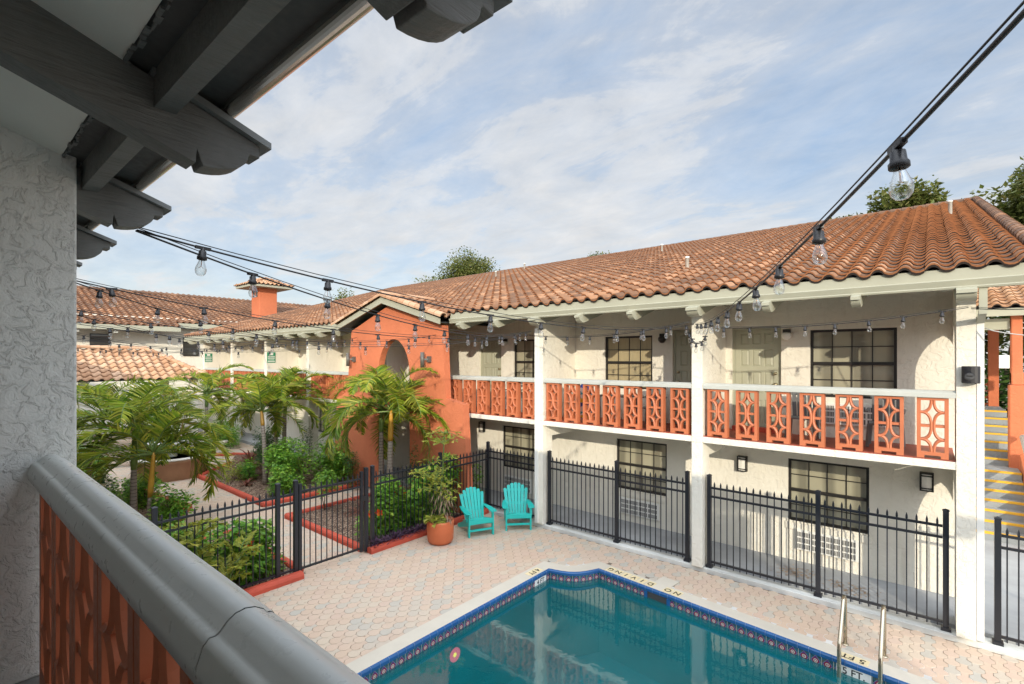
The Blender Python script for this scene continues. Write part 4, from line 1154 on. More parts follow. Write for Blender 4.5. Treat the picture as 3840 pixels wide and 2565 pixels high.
# ================================================================ FENCES
G_F = 'black picket fences round the pool'
def fence(label, pts, zb, posts, base):
    t = thing('picket_fence', label, 'fence', base, G_F)
    for (p, q) in pts:
        b = MB(); fence_panel(b, p, q, zb); b.build('panel', M['fence'], t)
    for p in posts: fence_post(t, p[0], p[1], zb)
    return t
yy = 10.47
fence('black picket fence between the middle white column and the tall right column', [((-3.46,yy),(-1.60,yy)),((-1.52,yy),(.15,yy))], .08, [(-3.5,yy),(-1.56,yy),(.19,yy)], (-1.6,yy,.08))
fence('black picket fence between the two white columns left of centre, behind the chairs', [((-7.55,yy),(-5.68,yy)),((-5.60,yy),(-4.0,yy))], .08, [(-7.59,yy),(-5.64,yy),(-3.96,yy)], (-5.6,yy,.08))
fence('black picket fence at the right edge in front of the stairs', [((.82,yy),(2.9,yy))], .08, [(.78,yy),(2.94,yy)], (1.8,yy,.08))
fence('short black picket fence from the corner post to the column behind the turquoise chairs', [((-9.75,yy),(-7.98,yy))], .08, [(-9.79,yy),(-7.97,yy)], (-8.9,yy,.08))
fx = -9.79
fence('black picket fence right of the gate, in front of the hibiscus hedge', [((fx,6.62),(fx,8.60)),((fx,8.68),(fx,10.43))], .03, [(fx,6.58),(fx,8.64)], (fx,8.5,.03))
fence('black picket fence left of the gate, nearest the grey railing', [((fx,.4),(fx,2.36)),((fx,2.44),(fx,4.38)),((fx,4.46),(fx,4.74))], .03, [(fx,.36),(fx,2.40),(fx,4.42),(fx,4.78)], (fx,2.4,.03))
t = thing('gate', 'black picket gate across the paver path into the garden', 'gate', (fx,5.6,.03))
b = MB(); fence_panel(b, (fx,4.90), (fx,6.26), .05, .125, (.08,1.47,1.65,1.8)); b.build('panel', M['fence'], t)
for y in (4.87, 6.29):
    b = MB(); b.box(fx-.03,fx+.03,y-.03,y+.03,.05,1.86); b.build('stile', M['fence'], t)
b = MB(); b.box(fx-.04,fx+.04,6.37,6.45,.03,1.93); b.build('latch_post', M['fence'], t)
b = MB(); b.box(fx+.03,fx+.055,6.24,6.40,1.2,1.3); b.build('latch', M['black'], t)

# ================================================================ CHAIRS BY THE POOL
def adirondack(loc, rz, label):
    t = thing('adirondack_chair', label, 'chair', loc, 'turquoise slatted chairs by the pool', rz); L = dict(parent=t, local=True)
    # faces -Y; seat slopes back
    for i in range(5):
        y = -.26+.115*i; z = .40-.03*i-.02*(i == 0); b = MB(); b.obox((0,y,z), (1,0,0), (0,1,-.27), (0,.27,1), .30, .05, .011)
        b.build('seat_slat', M['turq'], bevel=.004, **L)
    b = MB(); b.obox((0,-.325,.365), (1,0,0), (0,1,0), (0,0,1), .30, .012, .055); b.build('apron', M['turq'], bevel=.004, **L)
    bd = Vector((0,.42,1)).normalized(); y0, z0 = .16, .24
    for i in range(7):
        k = i-3; sp = .072*k; top = .86-.016*k*k
        p = Vector((sp,y0,z0)); q = Vector((sp*1.34,y0,z0))+bd*top
        u = bd; nrm = Vector((0,-1,.42)).normalized(); w0, w1 = .031, .043; vs = []
        for (c, w, e) in ((p,w0,0),(q-bd*.03,w1,0),(q,w1*.72,0)):
            for (s, n_) in ((-1,-1),(1,-1),(1,1),(-1,1)): vs.append(c+Vector((1,0,0))*s*w+nrm*n_*.010)
        b = MB(); b.add(vs, [(0,1,2,3)]+[(4*m+a,4*m+(a+1)%4,4*m+4+(a+1)%4,4*m+4+a) for m in range(2) for a in range(4)]+[(11,10,9,8)])
        b.build('back_slat', M['turq'], bevel=.003, **L)
    b = MB(); b.obox(Vector((0,y0+.03,z0))+bd*.32, (1,0,0), bd, (0,-1,.42), .30, .035, .012); b.obox(Vector((0,y0+.03,z0))+bd*.66, (1,0,0), bd, (0,-1,.42), .29, .03, .012); b.build('back_rail', M['turq'], **L)
    for s in (-1,1):
        b = MB(); b.box(s*.315-.02,s*.315+.02,-.335,-.245,0,.575); b.build('front_leg', M['turq'], bevel=.005, **L)
        b = MB(); b.prism([(-.28,.38),(-.28,.27),(.56,0),(.66,0),(.67,.06),(.2,.26)], 'x', s*.285-.014, s*.285+.014); b.build('rear_leg', M['turq'], bevel=.004, **L)
        b = MB(); b.prism([(s*.25,-.36),(s*.40,-.36),(s*.42,-.25),(s*.40,.05),(s*.345,.38),(s*.29,.38),(s*.27,.05)][::s], 'z', .577, .602); b.build('armrest', M['turq'], bevel=.006, **L)
        b = MB(); b.prism([(-.24,.576),(-.14,.576),(-.16,.5),(-.24,.36)], 'x', s*.352-.012, s*.352+.012); b.build('arm_bracket', M['turq'], **L)
    b = MB(); b.box(-.295,.295,-.305,-.28,.13,.18); b.build('stretcher', M['turq'], **L)
    return t
adirondack((-8.78,8.98,.002), math.atan2(.93,.36)-.08, 'turquoise slatted garden chair nearest the terracotta pot, turned to the pool')
adirondack((-8.28,9.98,.002), math.atan2(.72,.70), 'turquoise slatted garden chair beside the white column, in the fence corner')

# ================================================================ POTTED PLANT
t = thing('potted_plant', 'tall fishtail palm with yellow and withered leaves in a round terracotta pot', 'potted plant', (-8.98,7.93,0))
px, py = -8.98, 7.93
b = MB(); b.lathe([(.001,0),(.25,0),(.29,.04),(.315,.12),(.325,.5),(.325,.54),(.29,.54),(.285,.47),(.001,.47)], (px,py,.003), 36); pt = b.build('pot', M['pot'], t)
b = MB(); b.lathe([(.28,.475),(.15,.482),(.001,.485)], (px,py,.003), 20); b.build('soil', M['mulch'], pt)
def fishtail(b, st, p, d, L, seed, s=.15, dens=.9):
    rr = random.Random(seed); p = Vector(p); d = Vector(d).normalized(); pts = [p]; q = p.copy()
    for i in range(6): d = (d+Vector((0,0,-.13))).normalized(); q = q+d*L/6; pts.append(q.copy())
    st.tube(pts, .008, 5, True, [.011-.0013*i for i in range(7)])
    for i in range(1, 7):
        dd = (pts[i]-pts[i-1]).normalized(); sd = dd.cross(Vector((0,0,1))).normalized()
        for g in (-1, 1):
            for m in range(2 if rr.random() < dens else 1):
                if rr.random() > dens+.35: continue
                c = pts[i-1].lerp(pts[i], rr.random()); v = (sd*g+dd*rr.uniform(.2,.9)+Vector((0,0,rr.uniform(-.5,.35)))).normalized()
                n_ = v.cross(dd).normalized(); ln = s*rr.uniform(.7,1.3); w = ln*.5; u = n_.cross(v).normalized()
                b.add([c, c+v*ln*.7+u*w*.45, c+v*ln+u*w*.5-n_*.02, c+v*ln*.86+u*w*.12, c+v*ln*1.05-u*w*.05+n_*.015, c+v*ln*.84-u*w*.28, c+v*ln*.9-u*w*.5-n_*.02, c+v*ln*.55-u*w*.3], [(0,1,2,3),(0,3,4,5),(0,5,6,7)])
b = MB(); st = MB()
st.tube([(px+.03,py,.47),(px+.02,py-.02,1.2),(px+.05,py+.05,2.0),(px+.07,py+.06,2.62)], .02, 7, True, [.024,.02,.016,.010])
st.tube([(px-.04,py+.02,.47),(px-.08,py-.02,1.0),(px-.14,py-.05,1.55)], .016, 7); st.tube([(px+.08,py+.05,.47),(px+.12,py+.06,1.0)], .014, 6)
rr = random.Random(5)
for (c, z, n_, L, s) in (((px+.05,py+.05),2.35,5,.5,.17),((px+.06,py+.05),2.62,4,.35,.2),((px+.04,py+.03),1.95,4,.6,.17),((px-.14,py-.05),1.45,8,.62,.14),((px-.05,py-.02),1.2,4,.55,.15),((px-.06,py-.10),.62,5,.25,.17)):
    for i in range(n_):
        a = 2*PI*i/n_+rr.uniform(-.4,.4) if z > .7 else -.9+rr.uniform(-.9,.9)
        fishtail(b, st, (c[0],c[1],z), (math.cos(a),math.sin(a),rr.uniform(.25,1.0)), L, i+int(z*50), s, .12 if z > 1.6 else .55)
b.build('foliage', M['lime'], t); st.build('stem', M['shaft_green'], t)
b = MB()
for i in range(150):
    a = rr.uniform(0,2*PI); q = rr.uniform(.05,.32); z = rr.uniform(.62,1.35); b.leaf((px+q*math.cos(a)+.05,py+q*math.sin(a)+.04,z), (math.cos(a)*.5,math.sin(a)*.5,-1), (math.cos(a),math.sin(a),.2), rr.uniform(.10,.24), rr.uniform(.015,.035), .2, .1)
b.build('withered_leaf', M['brown_leaf'], t)

# ================================================================ NEAR BALCONY (camera side)
near = thing('near_wing', 'shaded near balcony with grey railing, white pier and dark timber eaves', 'building', (-3,-1,2.8))
nz = 5.455; ns = .35       # ceiling height at Y=.22 and its fall outwards
def ceil(y): return nz+.075-ns*(y-.22)
PX = -3.43
b = MB(); b.prism([(-2.2,2.8),(.5,2.8),(.5,ceil(.5)+.05),(-2.2,ceil(-2.2)+.05)], 'x', PX-.24, PX); b.build('pier', M['white_near'], near, bevel=.01)
for X in (-7.5,-11.6,-15.7,-19.8,-23.9):
    b = MB(); b.prism([(-1.4,-.05),(.5,-.05),(.5,ceil(.5)+.05),(-1.4,ceil(-1.4)+.05)], 'x', X-.24, X); b.build('pier', M['white_near'], near)
NX0, NX1 = -27, 8.6
b = MB(); b.box(NX0,NX1,-2.0,.5,2.55,2.8); b.build('balcony_floor', M['floor_dark'], near)
b = MB(); b.box(NX0,NX1,-2.4,-2.2,-.05,6.2); b.build('wall', M['white_near'], near)
b = MB(); b.add([(NX0,.44,ceil(.44)),(NX1,.44,ceil(.44)),(NX1,-2.3,ceil(-2.3)),(NX0,-2.3,ceil(-2.3))], [(0,1,2,3)]); b.build('ceiling', M['soffit'], near)
rr = random.Random(9); b = MB()
# ragged plaster edge where ceiling meets the blocking
for i in range(160):
    x = -6+i*.045; b.obox((x,.445+rr.uniform(-.006,.012),ceil(.445)-.004), (1,0,0), (0,1,0), (0,0,1), rr.uniform(.012,.026), rr.uniform(.003,.009), rr.uniform(.002,.006))
b.build('plaster_edge', M['dark_trim'], near)
for k in range(-5, 19):
    X = -.86-1.345*k
    if not NX0 < X < NX1: continue
    b = MB(); w = .11
    s0, s1 = -2.25, .905
    rafter_tail(b, X-.02, w, 5.30, s0, s1, .225, ns, 1); b.build('rafter_tail', M['dark_trim'], near, bevel=.004)
    b = MB(); a0, a1 = .52, .94
    zt = lambda y: 5.30+(.905-y)*ns
    b.add([(X-.02-w/2-.012,a0,zt(a0)+.003),(X-.02+w/2+.03,a0,zt(a0)+.003),(X-.02+w/2+.03,a1,zt(a1)+.003),(X-.02-w/2-.012,a1,zt(a1)+.003)]+
          [(X-.02-w/2-.012,a0,zt(a0)+.03),(X-.02+w/2+.03,a0,zt(a0)+.03),(X-.02+w/2+.03,a1,zt(a1)+.03),(X-.02-w/2-.012,a1,zt(a1)+.03)], [(3,2,1,0),(4,5,6,7),(0,1,5,4),(1,2,6,5),(2,3,7,6),(3,0,4,7)])
    b.build('tail_cap', M['trim_near'] if 'trim_near' in M else M['plastic_grey'], near)
b = MB(); b.obox((0,.565,ceil(.565)-.055), (1,0,0), (0,1,0), (0,0,1), 0, 0, 0); b = MB()
b.box(NX0,NX1,.53,.60,ceil(.53)-.10,ceil(.6)+.06); b.build('blocking', M['dark_trim'], near)
b = MB(); b.add([(NX0,.43,5.47),(NX1,.43,5.47),(NX1,.79,5.415),(NX0,.79,5.415)], [(0,1,2,3)]); b.build('eave_board', M['soffit_dark'], near)
b = MB(); b.smooth = False
P = [(.755,5.42)]
for k in range(11):
    a = PI+PI*k/10; P.append((.785+.030*math.cos(a), 5.405+.030*math.sin(a)))
b.prism(P+[(.815,5.42),(.90,5.50),(.90,5.56),(.755,5.56)], 'x', NX0, NX1); b.build('gutter', M['metal_gutter'], near)
ra = MB(); ra.add([(NX0,.80,5.58),(NX1,.80,5.58),(NX1,-9.0,5.58+.30*9.8),(NX0,-9.0,5.58+.30*9.8)], [(0,1,2,3)]); ra.build('roof', M['tile'], near)
ra = MB(); ra.add([(NX1,-2.3,0),(NX1,-9,0),(NX1,-9,8.4),(NX1,-2.3,6.3)], [(0,1,2,3)]); ra.box(NX0,NX1,-9.2,-9,0,8.4)
ra.build('end_wall', M['white_near'], near)
# railing: moulded cap (profile in Y,Z) and painted openwork blocks
pr = [(.315,3.80),(.312,3.835),(.325,3.872),(.335,3.883),(.345,3.882),(.352,3.886),(.366,3.902),(.38,3.911),(.398,3.914),(.416,3.91),(.433,3.899),(.440,3.890),(.446,3.889),(.453,3.884),(.456,3.865),(.456,3.80)]
def cap(x0, x1, nm='railing_cap'):
    b = MB(); b.smooth = True
    n_ = int((x1-x0)/.6)+1; m = len(pr); vs = []
    rr = random.Random(3)
    for i in range(n_+1):
        x = x0+(x1-x0)*i/n_; dz = rr.uniform(-.002,.002)
        vs += [(x,y,z+dz) for (y,z) in pr]
    fs = [(i*m+k,(i+1)*m+k,(i+1)*m+k+1,i*m+k+1) for i in range(n_) for k in range(m-1)]+[(i*m+m-1,(i+1)*m+m-1,(i+1)*m,i*m) for i in range(n_)]
    b.add(vs, fs); o = b.build(nm, M['rail'], near)
    return o
xj = [PX-.01,-2.56,-1.02,-.55,.9,3,NX1]
for i in range(len(xj)-1):
    o = cap(xj[i]+(.0006 if i else 0), xj[i+1]-.0006)
for i in range(24):
    o = bpy.data.objects.new('breeze_block', BREEZE_NEAR); C.objects.link(o); o.parent = near
    x = PX+.30+i*.435; o.location = Vector((x,.385,2.80))-near.location; o.scale = (1.05,1,1.035)

# ================================================================ STAIRS AT THE RIGHT
st = thing('staircase', 'grey concrete stairs with yellow step edges beside an orange wall', 'stairs', (1.2,18,0))
steps = [(16.1,.33),(16.42,.53),(16.74,.72),(17.05,.91),(17.36,1.10),(17.67,1.28),(17.98,1.48),(18.95,1.67),(19.3,1.86),(19.65,2.05),(20.02,2.24),(20.4,2.43),(20.8,2.62),(21.2,2.81)]
sx0, sx1 = .57, 1.78
for i, (y, z) in enumerate(steps):
    y2 = steps[i+1][0] if i+1 < len(steps) else 24.0
    b = MB(); b.box(sx0,sx1,y,y2+.02,z-.21,z); s_ = b.build('step', M['step'], st)
    b = MB(); b.box(sx0,sx1,y-.008,y+.07,z-.045,z+.004); b.build('nosing', M['yellow'], s_)
b = MB()
for (x0,x1,y0,y1,z0,z1) in ((1.62,1.92,18.75,19.15,1.3,3.7),(1.66,1.88,18.80,19.10,3.7,5.6)): b.box(x0,x1,y0,y1,z0,z1)
b.prism([(18.75,3.7),(19.15,3.7),(19.10,4.05),(18.8,4.05)], 'x', 1.66, 1.90)
b.build('pillar', M['orange'], st, bevel=.03)
b = MB(); b.box(1.5,1.75,23.1,23.4,2.8,5.55); b.build('pillar', M['orange'], st)
b = MB(); b.prism([(15.9,0),(18.6,1.2),(18.6,1.9),(15.9,.75)], 'x', 1.80, 1.95); b.build('balustrade', M['coral'], st)
b = MB(); b.tube([(1.9,15.9,1.25),(1.88,17.2,1.72),(1.86,18.55,2.35)], .075, 10); b.build('handrail', M['rail_far'], st)
b = MB(); b.box(.6,1.45,23.2,23.4,3.72,3.86); b.build('railing_cap', M['rail_far'], st)
for i in range(3):
    o = bpy.data.objects.new('breeze_block', BREEZE); C.objects.link(o); o.parent = st; o.location = Vector((.75+.4*i,23.3,2.8))-st.location
b = MB(); b.box(.6,6,18.55,18.6,5.55,5.75); b.build('fascia', M['trim'], st)
b = MB(); b.box(.6,1.64,18.9,19.05,5.2,5.5); b.box(1.93,5,18.9,19.05,4.9,5.2); b.build('beam', M['trim'], st)
b = MB(); b.add([(.6,18.6,5.72),(6,18.6,5.72),(6,24,7.5),(.6,24,7.5)], [(0,1,2,3)]); b.build('roof_deck', M['soffit_dark'], st)
tile_roof('roof', (.58,18.5,5.78), (1,0,0), (0,1,.33), 15, 13, .345, .37, M['tile_pale'], st, 31)
b = MB(); b.box(1.42,1.62,18.70,18.74,4.15,4.5); b.build('meter_box', M['white_p'], st)

# ================================================================ FAR WING AND PAVILION
far = thing('far_wing', 'far white wing with long tiled roof and orange chimney at the end of the courtyard', 'building', (-38,10,0))
fx_ = -37.0
b = MB(); b.box(-50,fx_,-12,30,-.05,7.0); b.build('wall', M['white'], far)
fe = -35.9; fs = .355
tile_roof('roof', (fe-.35,26.0,6.66), (0,-1,0), (-1,0,fs), int(16.2/.36), int(7.6/.36), .36, .38, M['tile'], far, 41)
tile_roof('roof', (fe+.45,10.05,6.36), (0,-1,0), (-1,0,fs), int(20/.36), int(8.4/.36), .36, .38, M['tile'], far, 42)
b = MB(); b.add([(fe+.45,10.05,6.33),(fe+.45,-12,6.33),(-43.3,-12,6.33+fs*7.85),(-43.3,10.05,6.33+fs*7.85)], [(0,1,2,3)]); b.add([(fe-.35,26,6.63),(fe-.35,10,6.63),(-43.3,10,6.63+fs*7.1),(-43.3,26,6.63+fs*7.1)], [(0,1,2,3)]); b.build('roof_deck', M['soffit_dark'], far)
b = MB(); b.box(fe+.38,fe+.48,-12,10.05,6.08,6.36); b.box(fe-.42,fe-.32,10.06,26,6.36,6.66); b.build('gutter', M['trim'], far)
b = MB(); cap_run(b, (-43.2,-12,9.15),(-43.2,26,9.15), .15); b.build('ridge_tile', M['tile'], far)
for y in (5.2,6.9,8.6,10.9,13.0):
    b = MB(); b.box(fe-.9,fe+.25,y-.1,y+.1,5.9,6.12); b.build('rafter_tail', M['rail_far'], far)
for (y0,y1,z0,z1) in ((5.95,6.85,4.6,5.87),(10.6,11.5,4.6,5.75)):
    window(far, y0, y1, z0, z1, fx_+.06, M['pane_dark'], axis='x', cols=2)
b = MB(); b.box(-38.6,-37.2,15.5,16.75,6.9,9.6); c_ = b.build('chimney', M['orange'], far, bevel=.02)
for x in (-38.35,-37.85):
    b = MB(); b.box(x,x+.3,15.49,15.503,8.95,9.45); b.build('chimney_opening', M['slot'], c_)
hc = (-37.9,16.12); hw = 1.45
b = MB(); b.box(hc[0]-hw,hc[0]+hw,hc[1]-hw,hc[1]+hw,9.6,9.75); b.build('chimney_soffit', M['trim'], c_)
sl2 = .62/hw; LL = math.hypot(hw,.62)
for (O, U, W_) in (((hc[0]+hw+.08,hc[1]+hw+.08,9.77),(0,-1,0),(-1,0,sl2)),((hc[0]-hw-.08,hc[1]-hw-.08,9.77),(1,0,0),(0,1,sl2)),((hc[0]+hw+.08,hc[1]+hw+.08,9.77),(-1,0,0),(0,-1,sl2)),((hc[0]-hw-.08,hc[1]-hw-.08,9.77),(0,1,0),(1,0,sl2))):
    tile_roof('chimney_roof', O, U, W_, 10, 6, .306, .27, M['tile_pale'], c_, 61, uclip=lambda u, w: w*hw/LL-.16 < u < 3.06-w*hw/LL+.16)

pv = thing('pavilion', 'small pavilion with pale hipped tile roof behind the near palms', 'pavilion', (-31,5,0))
ex0, ex1, ey0, ey1, ez, rz_ = -32.4, -26.9, -1.0, 8.9, 3.45, 4.85
yr0, yr1 = 1.5, 6.9; xm = (ex0+ex1)/2; sp = (rz_-ez)/(ex1-xm)
L_ = math.hypot(ex1-xm, rz_-ez); nwp = int(L_/.36); tw_ = L_/nwp
tile_roof('roof', (ex1,ey1,ez), (0,-1,0), (-1,0,sp), int((ey1-ey0)/.34), nwp, .34, tw_, M['tile_pale'], pv, 51, uclip=lambda u, w: (w/L_)*(ey1-yr1)-.25 < u < (ey1-ey0)-(w/L_)*(yr0-ey0))
L2 = math.hypot(ey1-yr1, rz_-ez)
tile_roof('roof', (ex0,ey1,ez), (1,0,0), (0,-1,(rz_-ez)/(ey1-yr1)), int((ex1-ex0)/.34), int(L2/.36), .34, .37, M['tile_pale'], pv, 52, uclip=lambda u, w: (w/L2)*(xm-ex0)-.1 < u < (ex1-ex0)-(w/L2)*(ex1-xm)+.1)
b = MB(); b.add([(ex1,ey1,ez-.02),(ex1,ey0,ez-.02),(ex0,ey0,ez-.02),(ex0,ey1,ez-.02),(xm,yr0,rz_-.02),(xm,yr1,rz_-.02)], [(0,1,4,5),(1,2,4),(2,3,5,4),(3,0,5)]); b.build('roof_deck', M['soffit_dark'], pv)
b = MB(); cap_run(b, (ex1,ey1,ez+.05),(xm,yr1,rz_+.05), .14); cap_run(b, (xm,yr1,rz_+.06),(xm,yr0,rz_+.06), .14); cap_run(b, (ex0,ey1,ez+.05),(xm,yr1,rz_+.05), .14); b.build('ridge_tile', M['tile_pale'], pv)
for (x,y) in ((ex1-.5,ey1-.6),(ex1-.5,4.2),(ex1-.5,0),(ex0+.5,ey1-.6),(ex0+.5,0)):
    b = MB(); b.box(x-.15,x+.15,y-.15,y+.15,0,ez+.1); b.build('post', M['white'], pv)
t = thing('picnic_table', 'brown timber table under the pavilion beside the white pier', 'table', (-27.2,3.2,0))
b = MB(); b.box(-27.7,-26.7,2.2,4.2,.95,1.05); b.build('tabletop', M['bark_dark'], t)
for y in (2.5,3.9):
    b = MB(); b.box(-27.3,-27.1,y-.08,y+.08,0,.95); b.build('leg', M['concrete'], t)

# ================================================================ COURTYARD ORNAMENTS
t = thing('fountain', 'round tiled fountain with white tiered bowl and blue water behind the near palms', 'fountain', (-21.9,5.9,0))
fxc, fyc = -21.9, 5.9
b = MB(); b.lathe([(1.17,0),(1.17,.62),(1.25,.64),(1.25,.72),(1.05,.72),(1.05,.3),(.001,.3)], (fxc,fyc,0), 40); b.build('basin', M['terra'], t)
b = MB(); b.lathe([(1.28,.722),(1.28,.77),(1.02,.77),(1.02,.722)], (fxc,fyc,0), 40); b.build('rim', M['stone'], t)
b = MB(); b.lathe([(1.045,.60),(.001,.6)], (fxc,fyc,0), 32); b.build('water', emis('fountain_water', (0,0,0), 0, (.12,.45,.55)), t)
b = MB(); b.lathe([(.22,.5),(.18,.8),(.15,1.0),(.55,1.10),(.72,1.24),(.74,1.28),(.55,1.24),(.12,1.2),(.1,1.5),(.32,1.6),(.4,1.7),(.3,1.68),(.07,1.66),(.06,1.9),(.001,1.95)], (fxc,fyc,0), 24); b.build('tier', M['white_p'], t)
t = thing('stone_bench', 'cream stone bench by the far red border', 'bench', (-25.9,8.5,0)); bx_, by_ = -25.9, 8.5
dx = Vector((.62,.78,0)).normalized(); dy = Vector((-dx.y,dx.x,0))
b = MB(); b.obox((bx_,by_,.47), dx, dy, (0,0,1), .75, .21, .05); b.build('seat', M['stone'], t, bevel=.02)
for s in (-1,1):
    b = MB(); p = Vector((bx_,by_,0))+dx*s*.5; b.obox(p+Vector((0,0,.21)), dx, dy, (0,0,1), .09, .16, .21); b.obox(p+Vector((0,0,.04)), dx, dy, (0,0,1), .12, .18, .04); b.build('leg', M['stone'], t, bevel=.02)
t = thing('bird_statue', 'white garden bird statue with pink head on the mulch behind the fountain', 'statue', (-26.5,7.0,0))
sx_, sy_ = -26.3, 6.85
b = MB(); b.smooth = True; b.lathe([(.001,-.36),(.12,-.30),(.24,-.1),(.27,.08),(.2,.26),(.08,.36),(.001,.4)], (0,0,0), 14)
v = []
for (x,y,z) in b.v: v.append((sx_+z*.8*.86+.1*x, sy_+z*.8*.5+y, .62+x*.9+z*.12))
b.v = v; b.build('body', M['white_p'], t)
b = MB(); b.tube([(sx_-.25,sy_-.15,.66),(sx_-.36,sy_-.2,.84),(sx_-.42,sy_-.24,.82),(sx_-.46,sy_-.26,.7),(sx_-.48,sy_-.27,.6)], .05, 8, True, [.07,.055,.06,.05,.015]); b.build('neck', M['pink'], t)
for s in (-.06,.06):
    b = MB(); b.tube([(sx_+.05,sy_+s,.45),(sx_+.07,sy_+s,.2),(sx_+.04,sy_+s,.02)], .014, 6); b.build('leg', M['pink'], t)
# ================================================================ STRING LIGHTS
EZ_ = 5.05
def sl_(label, ax, bx_, by_=9.72, bz=5.08, sag=.28, az=5.17, ay=.80, **k):
    return string_light(label, (ax,ay,az), (bx_,by_,bz), sag, **k)
sl_('heavy string of bulbs rising to the upper right corner, nearest the camera', .43, -3.52, sag=.22, az=5.22, ay=.93, spacing=.80, first=1.25, seed=1, r=.0075)
sl_('string of bulbs from the third near eave bracket to the middle white column', -3.62, -3.55, sag=.30, spacing=.92, first=.35, seed=2)
sl_('string of bulbs from the third near eave bracket to the column behind the chairs', -3.64, -7.6, sag=.32, spacing=.92, first=.9, seed=3)
sl_('upper string of bulbs across the far tiled roof to the column behind the chairs', -6.26, -7.62, sag=.34, spacing=.9, first=.4, seed=4)
sl_('string of bulbs across the far tiled roof to the left hook on the orange entrance', -6.3, -15.25, 9.63, 5.14, .34, spacing=.95, first=.5, seed=5)
sl_('lower string of bulbs ending at the right hook on the orange entrance', -9.0, -11.1, 9.63, 5.1, .36, spacing=.9, first=.6, seed=6)
sl_('low string of bulbs crossing the palms to the column behind the chairs', -11.7, -7.63, bz=5.0, sag=.42, spacing=.9, first=.5, seed=7)
sl_('string of bulbs from the left to the partition with the right green notice', -9.1, -20.0, sag=.36, spacing=.95, first=.5, seed=8)
sl_('string of bulbs to the partition left of the right green notice', -13.0, -24.0, sag=.4, spacing=.95, first=.5, seed=9)
sl_('lowest string of bulbs in front of the far dark window', -15.8, -15.3, 9.63, 4.95, .45, spacing=.9, first=.5, seed=10)
sl_('farthest string of bulbs in front of the pale pavilion roof', -19.5, -24.05, sag=.5, spacing=.95, first=.5, seed=11)
sl_('far string of bulbs from the last near bracket to the farthest column', -19.6, -28.1, sag=.5, spacing=.95, first=.5, seed=12)
string_light('string of bulbs along the eave from the middle column to the tall right column', (-3.5,9.62,5.02), (.42,9.66,5.14), .12, spacing=.44, first=.55, seed=13, end=.2)
string_light('string of bulbs along the eave between the two columns left of centre', (-7.6,9.64,4.98), (-3.6,9.64,5.12), .14, spacing=.62, first=.5, seed=14)
lp = []
for k in range(15):
    f = k/14; lp.append((-3.62+.42*f, 9.56, 5.03-.34*math.sin(PI*f)**.8))
string_light('short drooping loop of spare bulbs hanging at the middle white column', (-3.62,9.56,5.03), (-3.2,9.56,5.03), .3, spacing=.12, first=.14, seed=15, end=.1, loop=lp)
string_light('dark cable running right from the tall right column past the stairs', (.45,9.66,5.12), (2.6,7.6,5.1), .10, spacing=5, first=4, seed=16, messenger=True)
b = MB(); b.tube(wave_pts((.62,10.2,4.86),(1.75,9.4,4.92),.16,12,.004,2), .008, 6); o = b.build('cable', M['white_p']); tag(o, 'thin white cable looping right from the downspout of the tall column', 'cable')

# ================================================================ PLANTS
# palms near the fountain (left)
palm('large dark palm with green ringed trunk in the left foreground', (-15.95,3.45,.05), 2.4, (.03,.02), .95, 19, 2.7, 61, .078, nl=46, ll=.68, els=(-.1,1.4), droop=2.35, az0=.3, lw=.044)
palm('palm with yellow crownshaft beside the large green trunk in the left foreground', (-15.1,3.6,.05), 2.0, (.16,.05), 1.15, 15, 2.2, 62, .07, 'shaft_yellow', nl=42, ll=.62, els=(-.1,1.35), droop=2.1, az0=1.9, lw=.042)
palm('leftmost slim palm leaning behind the white pier', (-19.6,3.1,.05), 2.6, (.9,.25), .7, 12, 2.3, 63, .06, nl=42, ll=.62, els=(-.05,1.35), droop=2.1, az0=.8, lw=.047)
palm('palm crown rising behind the near palms in front of the pale pavilion roof', (-22.6,7.3,.05), 3.0, (.1,0), .6, 13, 2.2, 64, .07, nl=42, ll=.55, az0=1.2, droop=2.2, lw=.052)
# slim palms in front of the left bays
palm('slim palm right of three in front of the white columns', (-19.4,9.0,.05), 2.72, (.15,0), .5, 13, 2.25, 65, .075, 'shaft_green', nl=48, ll=.52, els=(.1,1.42), az0=.2, droop=1.9, lw=.05)
palm('slim palm in the middle of three in front of the white columns', (-19.2,8.6,.05), 2.6, (.0,0), .5, 12, 2.1, 66, .07, nl=46, ll=.50, els=(.05,1.4), az0=2.2, droop=1.9, lw=.05)
palm('slim leaning palm left of three in front of the white columns', (-17.55,7.5,.05), 2.5, (-.55,.1), .5, 12, 2.15, 67, .07, 'shaft_yellow', nl=46, ll=.50, els=(.05,1.4), az0=.9, droop=1.9, lw=.05)
# pair before the orange entrance
palm('palm with green crownshaft left of the doorway in the orange entrance', (-12.85,8.95,.05), 2.8, (.0,0), .68, 14, 2.45, 68, .075, 'shaft_green', nl=62, ll=.55, els=(-.25,1.4), droop=2.5, az0=2.6, lw=.046)
palm('palm with yellow crownshaft in front of the doorway in the orange entrance', (-12.1,8.72,.05), 2.85, (.08,0), .9, 15, 2.4, 69, .085, 'shaft_yellow', nl=60, ll=.56, els=(-.2,1.42), droop=2.45, az0=.4, lw=.046)

HG = 'green shrubs in the planting beds'
def hib(label, base, rx, ry, H, n, seed, **k): return shrub(label, 'shrub', 'shrub', base, rx, ry, H, n, seed=seed, group=HG, **{**dict(fsize=.08), **k})
